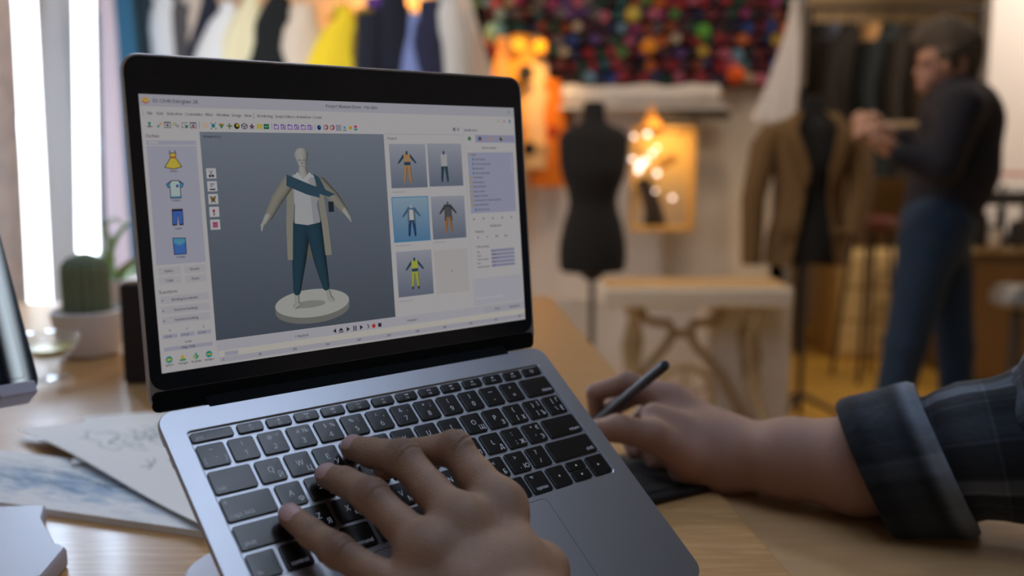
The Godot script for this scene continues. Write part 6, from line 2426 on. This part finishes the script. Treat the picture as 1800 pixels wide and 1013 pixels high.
func tailor() -> void:
	# a grey-haired man in a navy jumper and jeans, side-on, reaching for the jacket
	var z := 3.6
	var hipc := P(1645, 400, z)
	var root := thing("standing_man", "grey haired man in navy jumper and blue jeans, touching the brown jacket", "person", Vector3(hipc.x, 0, hipc.z))
	var S := func(x: float, y: float, dz: float) -> Vector3: return P(x, y, z + dz)
	var skin := Color(0.40, 0.21, 0.14)
	var head := [
		[S.call(1662, 90, 0), S.call(1670, 98, 0), 0.09, 0.092, 0.02],
		[S.call(1648, 110, 0), S.call(1637, 134, 0), 0.068, 0.05, 0.03],
		[S.call(1627, 151, 0), S.call(1638, 149, 0), 0.03, 0.034, 0.02],
		[S.call(1620, 118, 0), S.call(1612, 129, 0), 0.012, 0.015, 0.012],
		[S.call(1621, 143, 0), S.call(1623, 143, 0), 0.015, 0.015, 0.01],
		[S.call(1624, 108, 0.03), S.call(1624, 108, -0.03), 0.016, 0.016, 0.014],
		[S.call(1664, 114, 0.088), S.call(1666, 122, 0.086), 0.016, 0.012, 0.006],
		[S.call(1664, 114, -0.088), S.call(1666, 122, -0.086), 0.016, 0.012, 0.006],
		[S.call(1660, 120, 0), S.call(1678, 168, 0), 0.056, 0.06, 0.03],
		# trunk and legs under the clothes, so that the figure is whole
		[S.call(1682, 190, 0.12), S.call(1682, 190, -0.12), 0.07, 0.07, 0.04],
		[S.call(1684, 210, 0), S.call(1662, 330, 0), 0.12, 0.11, 0.05],
		[S.call(1662, 330, 0), S.call(1645, 410, 0), 0.11, 0.12, 0.05],
		[S.call(1636, 415, -0.08), S.call(1594, 606, -0.08), 0.08, 0.055, 0.03],
		[S.call(1594, 606, -0.08), S.call(1548, 800, -0.06), 0.05, 0.036, 0.02],
		[S.call(1660, 415, 0.08), S.call(1680, 612, 0.08), 0.08, 0.055, 0.03],
		[S.call(1680, 612, 0.08), S.call(1680, 800, 0.06), 0.05, 0.036, 0.02],
		# arms to the hands
		[S.call(1690, 190, -0.18), S.call(1655, 292, -0.2), 0.05, 0.042, 0.02],
		[S.call(1655, 292, -0.2), S.call(1566, 262, -0.16), 0.04, 0.03, 0.015],
		[S.call(1690, 190, 0.18), S.call(1640, 280, 0.2), 0.05, 0.042, 0.02],
		[S.call(1640, 280, 0.2), S.call(1560, 235, 0.16), 0.04, 0.03, 0.015]]
	for h in [[S.call(1556, 258, -0.16), S.call(1538, 232, -0.15)], [S.call(1552, 230, 0.16), S.call(1532, 212, 0.15)]]:
		head.append([h[0], h[1], 0.032, 0.036, 0.015])
		head.append([h[0] + Vector3(0.0, 0.01, 0.03), h[1] + Vector3(-0.02, -0.03, 0.045), 0.013, 0.011, 0.006])
		for f in 4:
			var o := Vector3(-0.006 * f, 0.012 - f * 0.012, -0.03 + 0.018 * f)
			var kn: Vector3 = h[1] + o
			var md := kn + Vector3(-0.035, 0.018, 0)
			head.append([kn, md, 0.012, 0.011, 0.006])
			head.append([md, md + Vector3(-0.026, -0.014, 0), 0.0105, 0.009, 0.004])
	var face := S.call(1632, 128, 0)
	part("body", sdf(head, 0.0085, root.position, func(p: Vector3, _n): return skin * (Color(0.9, 0.85, 0.85) if p.distance_to(face) < 0.07 else Color.WHITE)), M.skin, root)
	var hair := [
		[S.call(1664, 80, 0), S.call(1680, 86, 0), 0.1, 0.1, 0.02],
		[S.call(1680, 88, 0), S.call(1692, 110, 0), 0.098, 0.07, 0.02],
		[S.call(1636, 64, 0), S.call(1656, 62, 0), 0.058, 0.075, 0.02],
		[S.call(1623, 72, 0), S.call(1628, 82, 0), 0.034, 0.03, 0.015],
		[S.call(1668, 96, 0.07), S.call(1674, 112, 0.065), 0.04, 0.026, 0.015],
		[S.call(1668, 96, -0.07), S.call(1674, 112, -0.065), 0.04, 0.026, 0.015],
		[S.call(1688, 100, 0), S.call(1692, 122, 0), 0.066, 0.042, 0.02]]
	part("hair", sdf(hair, 0.009, root.position), cloth(rgb(76, 66, 56)), root, "grey brown hair")
	var jumper := [
		[S.call(1684, 188, 0.14), S.call(1684, 188, -0.14), 0.09, 0.09, 0.05],
		[S.call(1672, 160, 0), S.call(1684, 185, 0), 0.07, 0.1, 0.04],
		[S.call(1690, 215, 0), S.call(1678, 300, 0), 0.15, 0.145, 0.06],
		[S.call(1678, 300, 0), S.call(1650, 385, 0), 0.145, 0.135, 0.05],
		[S.call(1700, 220, 0.06), S.call(1694, 250, 0.06), 0.11, 0.11, 0.05],
		[S.call(1690, 190, -0.2), S.call(1655, 292, -0.215), 0.08, 0.07, 0.03],
		[S.call(1655, 292, -0.215), S.call(1584, 272, -0.175), 0.066, 0.045, 0.02],
		[S.call(1690, 190, 0.2), S.call(1640, 280, 0.215), 0.08, 0.066, 0.03],
		[S.call(1640, 280, 0.215), S.call(1576, 245, 0.17), 0.062, 0.045, 0.02]]
	part("jumper", sdf(jumper, 0.012, root.position), cloth(rgb(22, 22, 34)), root, "dark navy jumper")
	var jeans := [
		[S.call(1648, 395, 0.04), S.call(1640, 425, 0.05), 0.135, 0.12, 0.05],
		[S.call(1648, 395, -0.04), S.call(1640, 425, -0.05), 0.125, 0.12, 0.05],
		[S.call(1634, 425, -0.08), S.call(1592, 606, -0.08), 0.106, 0.074, 0.03],
		[S.call(1592, 606, -0.08), S.call(1548, 800, -0.06), 0.074, 0.058, 0.02],
		[S.call(1660, 425, 0.08), S.call(1680, 612, 0.08), 0.096, 0.066, 0.03],
		[S.call(1680, 612, 0.08), S.call(1680, 806, 0.06), 0.066, 0.056, 0.02]]
	part("jeans", sdf(jeans, 0.012, root.position), cloth(rgb(26, 48, 72)), root, "blue denim jeans")
	for q in [[1546, -0.06], [1680, 0.06]]:
		var a: Vector3 = S.call(q[0], 815, q[1])
		a.y = 0.05
		part("shoe", sdf([[a + Vector3(0.03, 0.0, 0), a + Vector3(-0.16, -0.012, 0), 0.046, 0.036, 0.02], [a + Vector3(0.02, 0.02, 0), a + Vector3(0.02, 0.04, 0), 0.045, 0.045, 0.02]], 0.01, root.position), mat(rgb(40, 32, 28), 0.5), root)


func right_side() -> void:
	# workbench along the white wall with bottles and a machine on it
	var z := 5.1
	var y := P(1760, 436, z).y
	var a := P(1694, 436, z)
	var c := Vector3((a.x + 4.15) / 2, y, a.z - 0.2)
	var t := thing("workbench", "brown wooden workbench with a pale top at the right behind the man", "bench", Vector3(c.x, 0, c.z))
	var b := mb(t)
	b.box(c, Vector3(4.15 - a.x, 0.04, 0.6), 0.006)
	part("worktop", b, mat(rgb(196, 180, 150), 0.5), t)
	b = mb(t)
	b.box(Vector3(c.x, (y - 0.02) / 2, c.z), Vector3(4.15 - a.x - 0.04, y - 0.02, 0.54), 0.006)
	part("carcass", b, mat(rgb(112, 84, 52), 0.6), t)
	for k in 3:
		b = mb(t)
		b.box(Vector3(a.x + 0.24 + k * 0.42, (y - 0.02) / 2, c.z + 0.278), Vector3(0.4, y - 0.12, 0.018), 0.004)
		var d := part("door", b, mat(rgb(126, 96, 60), 0.6), t)
		b = mb(t)
		b.tube([Vector3(a.x + 0.4 + k * 0.42, y - 0.18, c.z + 0.3), Vector3(a.x + 0.4 + k * 0.42, y - 0.3, c.z + 0.3)], 0.006, 6)
		part("handle", b, M.black_metal, d)
	var top := y + 0.02
	var things := [
		[1756, 0.022, 0.30, rgb(28, 34, 36), "tall_bottle", "tall dark bottle standing on the workbench at the right", "bottle"],
		[1722, 0.035, 0.16, rgb(26, 24, 26), "black_canister", "black canister on the workbench next to the back of the man", "canister"],
		[1744, 0.04, 0.09, rgb(222, 214, 204), "white_cup", "white cup on the workbench left of the tall dark bottle", "cup"],
		[1790, 0.05, 0.12, rgb(54, 52, 50), "dark_jar", "squat dark jar at the right edge of the workbench", "jar"]]
	for q in things:
		var p := P(q[0], 430, z - 0.1)
		p.y = top
		t = thing(q[4], q[5], q[6], p)
		b = mb(t)
		var r: float = q[1]
		var h: float = q[2]
		if q[4] == "tall_bottle":
			b.lathe(p, [Vector2(r, 0), Vector2(r, h * 0.6), Vector2(r * 0.4, h * 0.75), Vector2(r * 0.4, h * 0.96), Vector2(r * 0.5, h)], 18)
		else:
			b.lathe(p, [Vector2(r * 0.9, 0), Vector2(r, 0.01), Vector2(r, h - 0.01), Vector2(r * 0.94, h), Vector2(r * 0.85, h - 0.012)], 18)
		part("body", b, mat(q[3], 0.35), t)
		b = mb(t)
		b.lathe(p + Vector3(0, h, 0), [Vector2(r * 0.55, -0.006), Vector2(r * 0.55, 0.014), Vector2(r * 0.4, 0.018)], 14)
		part("stopper", b, mat(rgb(70, 60, 50), 0.5), t)
	# sewing machine on the bench, half out of the frame
	var p := P(1778, 440, z - 0.15)
	p.y = top
	t = thing("sewing_machine", "dark sewing machine on the workbench at the right edge", "machine", p + Vector3(0.1, 0, -0.2))
	b = mb(t)
	b.box(p + Vector3(0.1, 0.03, -0.2), Vector3(0.38, 0.06, 0.17), 0.012)
	part("bed", b, mat(rgb(70, 66, 62), 0.4), t)
	b = mb(t)
	b.box(p + Vector3(0.22, 0.15, -0.2), Vector3(0.1, 0.2, 0.13), 0.02)
	part("pillar", b, mat(rgb(60, 58, 56), 0.4), t)
	b = mb(t)
	b.box(p + Vector3(0.09, 0.25, -0.2), Vector3(0.36, 0.09, 0.11), 0.02)
	part("arm", b, mat(rgb(60, 58, 56), 0.4), t)
	b = mb(t)
	b.tube([p + Vector3(-0.06, 0.22, -0.2), p + Vector3(-0.06, 0.07, -0.2)], 0.01, 8)
	part("needle_bar", b, mat(rgb(180, 176, 170), 0.3, 0.8), t)
	# small shelf with a red rail above the bench and an indicator lamp
	var sa := P(1716, 306, 5.5)
	t = thing("wall_rail", "thin red rail with hooks on the white wall above the workbench", "rail", sa)
	b = mb(t)
	b.tube([sa, Vector3(4.2, sa.y, sa.z)], 0.01, 8)
	part("bar", b, mat(rgb(188, 96, 84), 0.5), t)
	for k in 5:
		b = mb(t)
		var h := sa + Vector3(0.1 + k * 0.2, 0, 0)
		b.tube([h, h + Vector3(0, -0.05, 0.02), h + Vector3(0, -0.06, 0.04), h + Vector3(0, -0.04, 0.05)], 0.004, 6)
		part("hook", b, M.black_metal, t)
	p = P(1702, 349, 5.2)
	t = thing("pilot_lamp", "small orange red pilot lamp glowing behind the back of the man", "lamp", p)
	b = mb(t)
	b.ball(p, 0.018, 12)
	part("bulb", b, glow(Color(1.0, 0.5, 0.3), 2.0), t)
	b = mb(t)
	b.tube([p + Vector3(0, -0.01, 0), Vector3(p.x, y, p.z)], 0.008, 8)
	part("stem", b, M.black_metal, t)
	# grey machine head standing lower at the right edge
	p = P(1790, 520, 4.3)
	t = thing("grey_press", "grey rounded press machine low at the right edge of the picture", "machine", Vector3(p.x, 0, p.z))
	b = mb(t)
	b.lathe(p, [Vector2(0.02, 0.05), Vector2(0.09, 0.045), Vector2(0.115, 0.01), Vector2(0.115, -0.03), Vector2(0.09, -0.05), Vector2(0.02, -0.055)], 24)
	part("head", b, mat(rgb(150, 148, 144), 0.3, 0.4), t)
	b = mb(t)
	b.tube([p + Vector3(0, -0.04, 0), Vector3(p.x, 0.03, p.z)], 0.03, 12)
	b.lathe(Vector3(p.x, 0, p.z), [Vector2(0.18, 0), Vector2(0.18, 0.02), Vector2(0.04, 0.05)], 20)
	part("column", b, mat(rgb(74, 70, 66), 0.5), t)
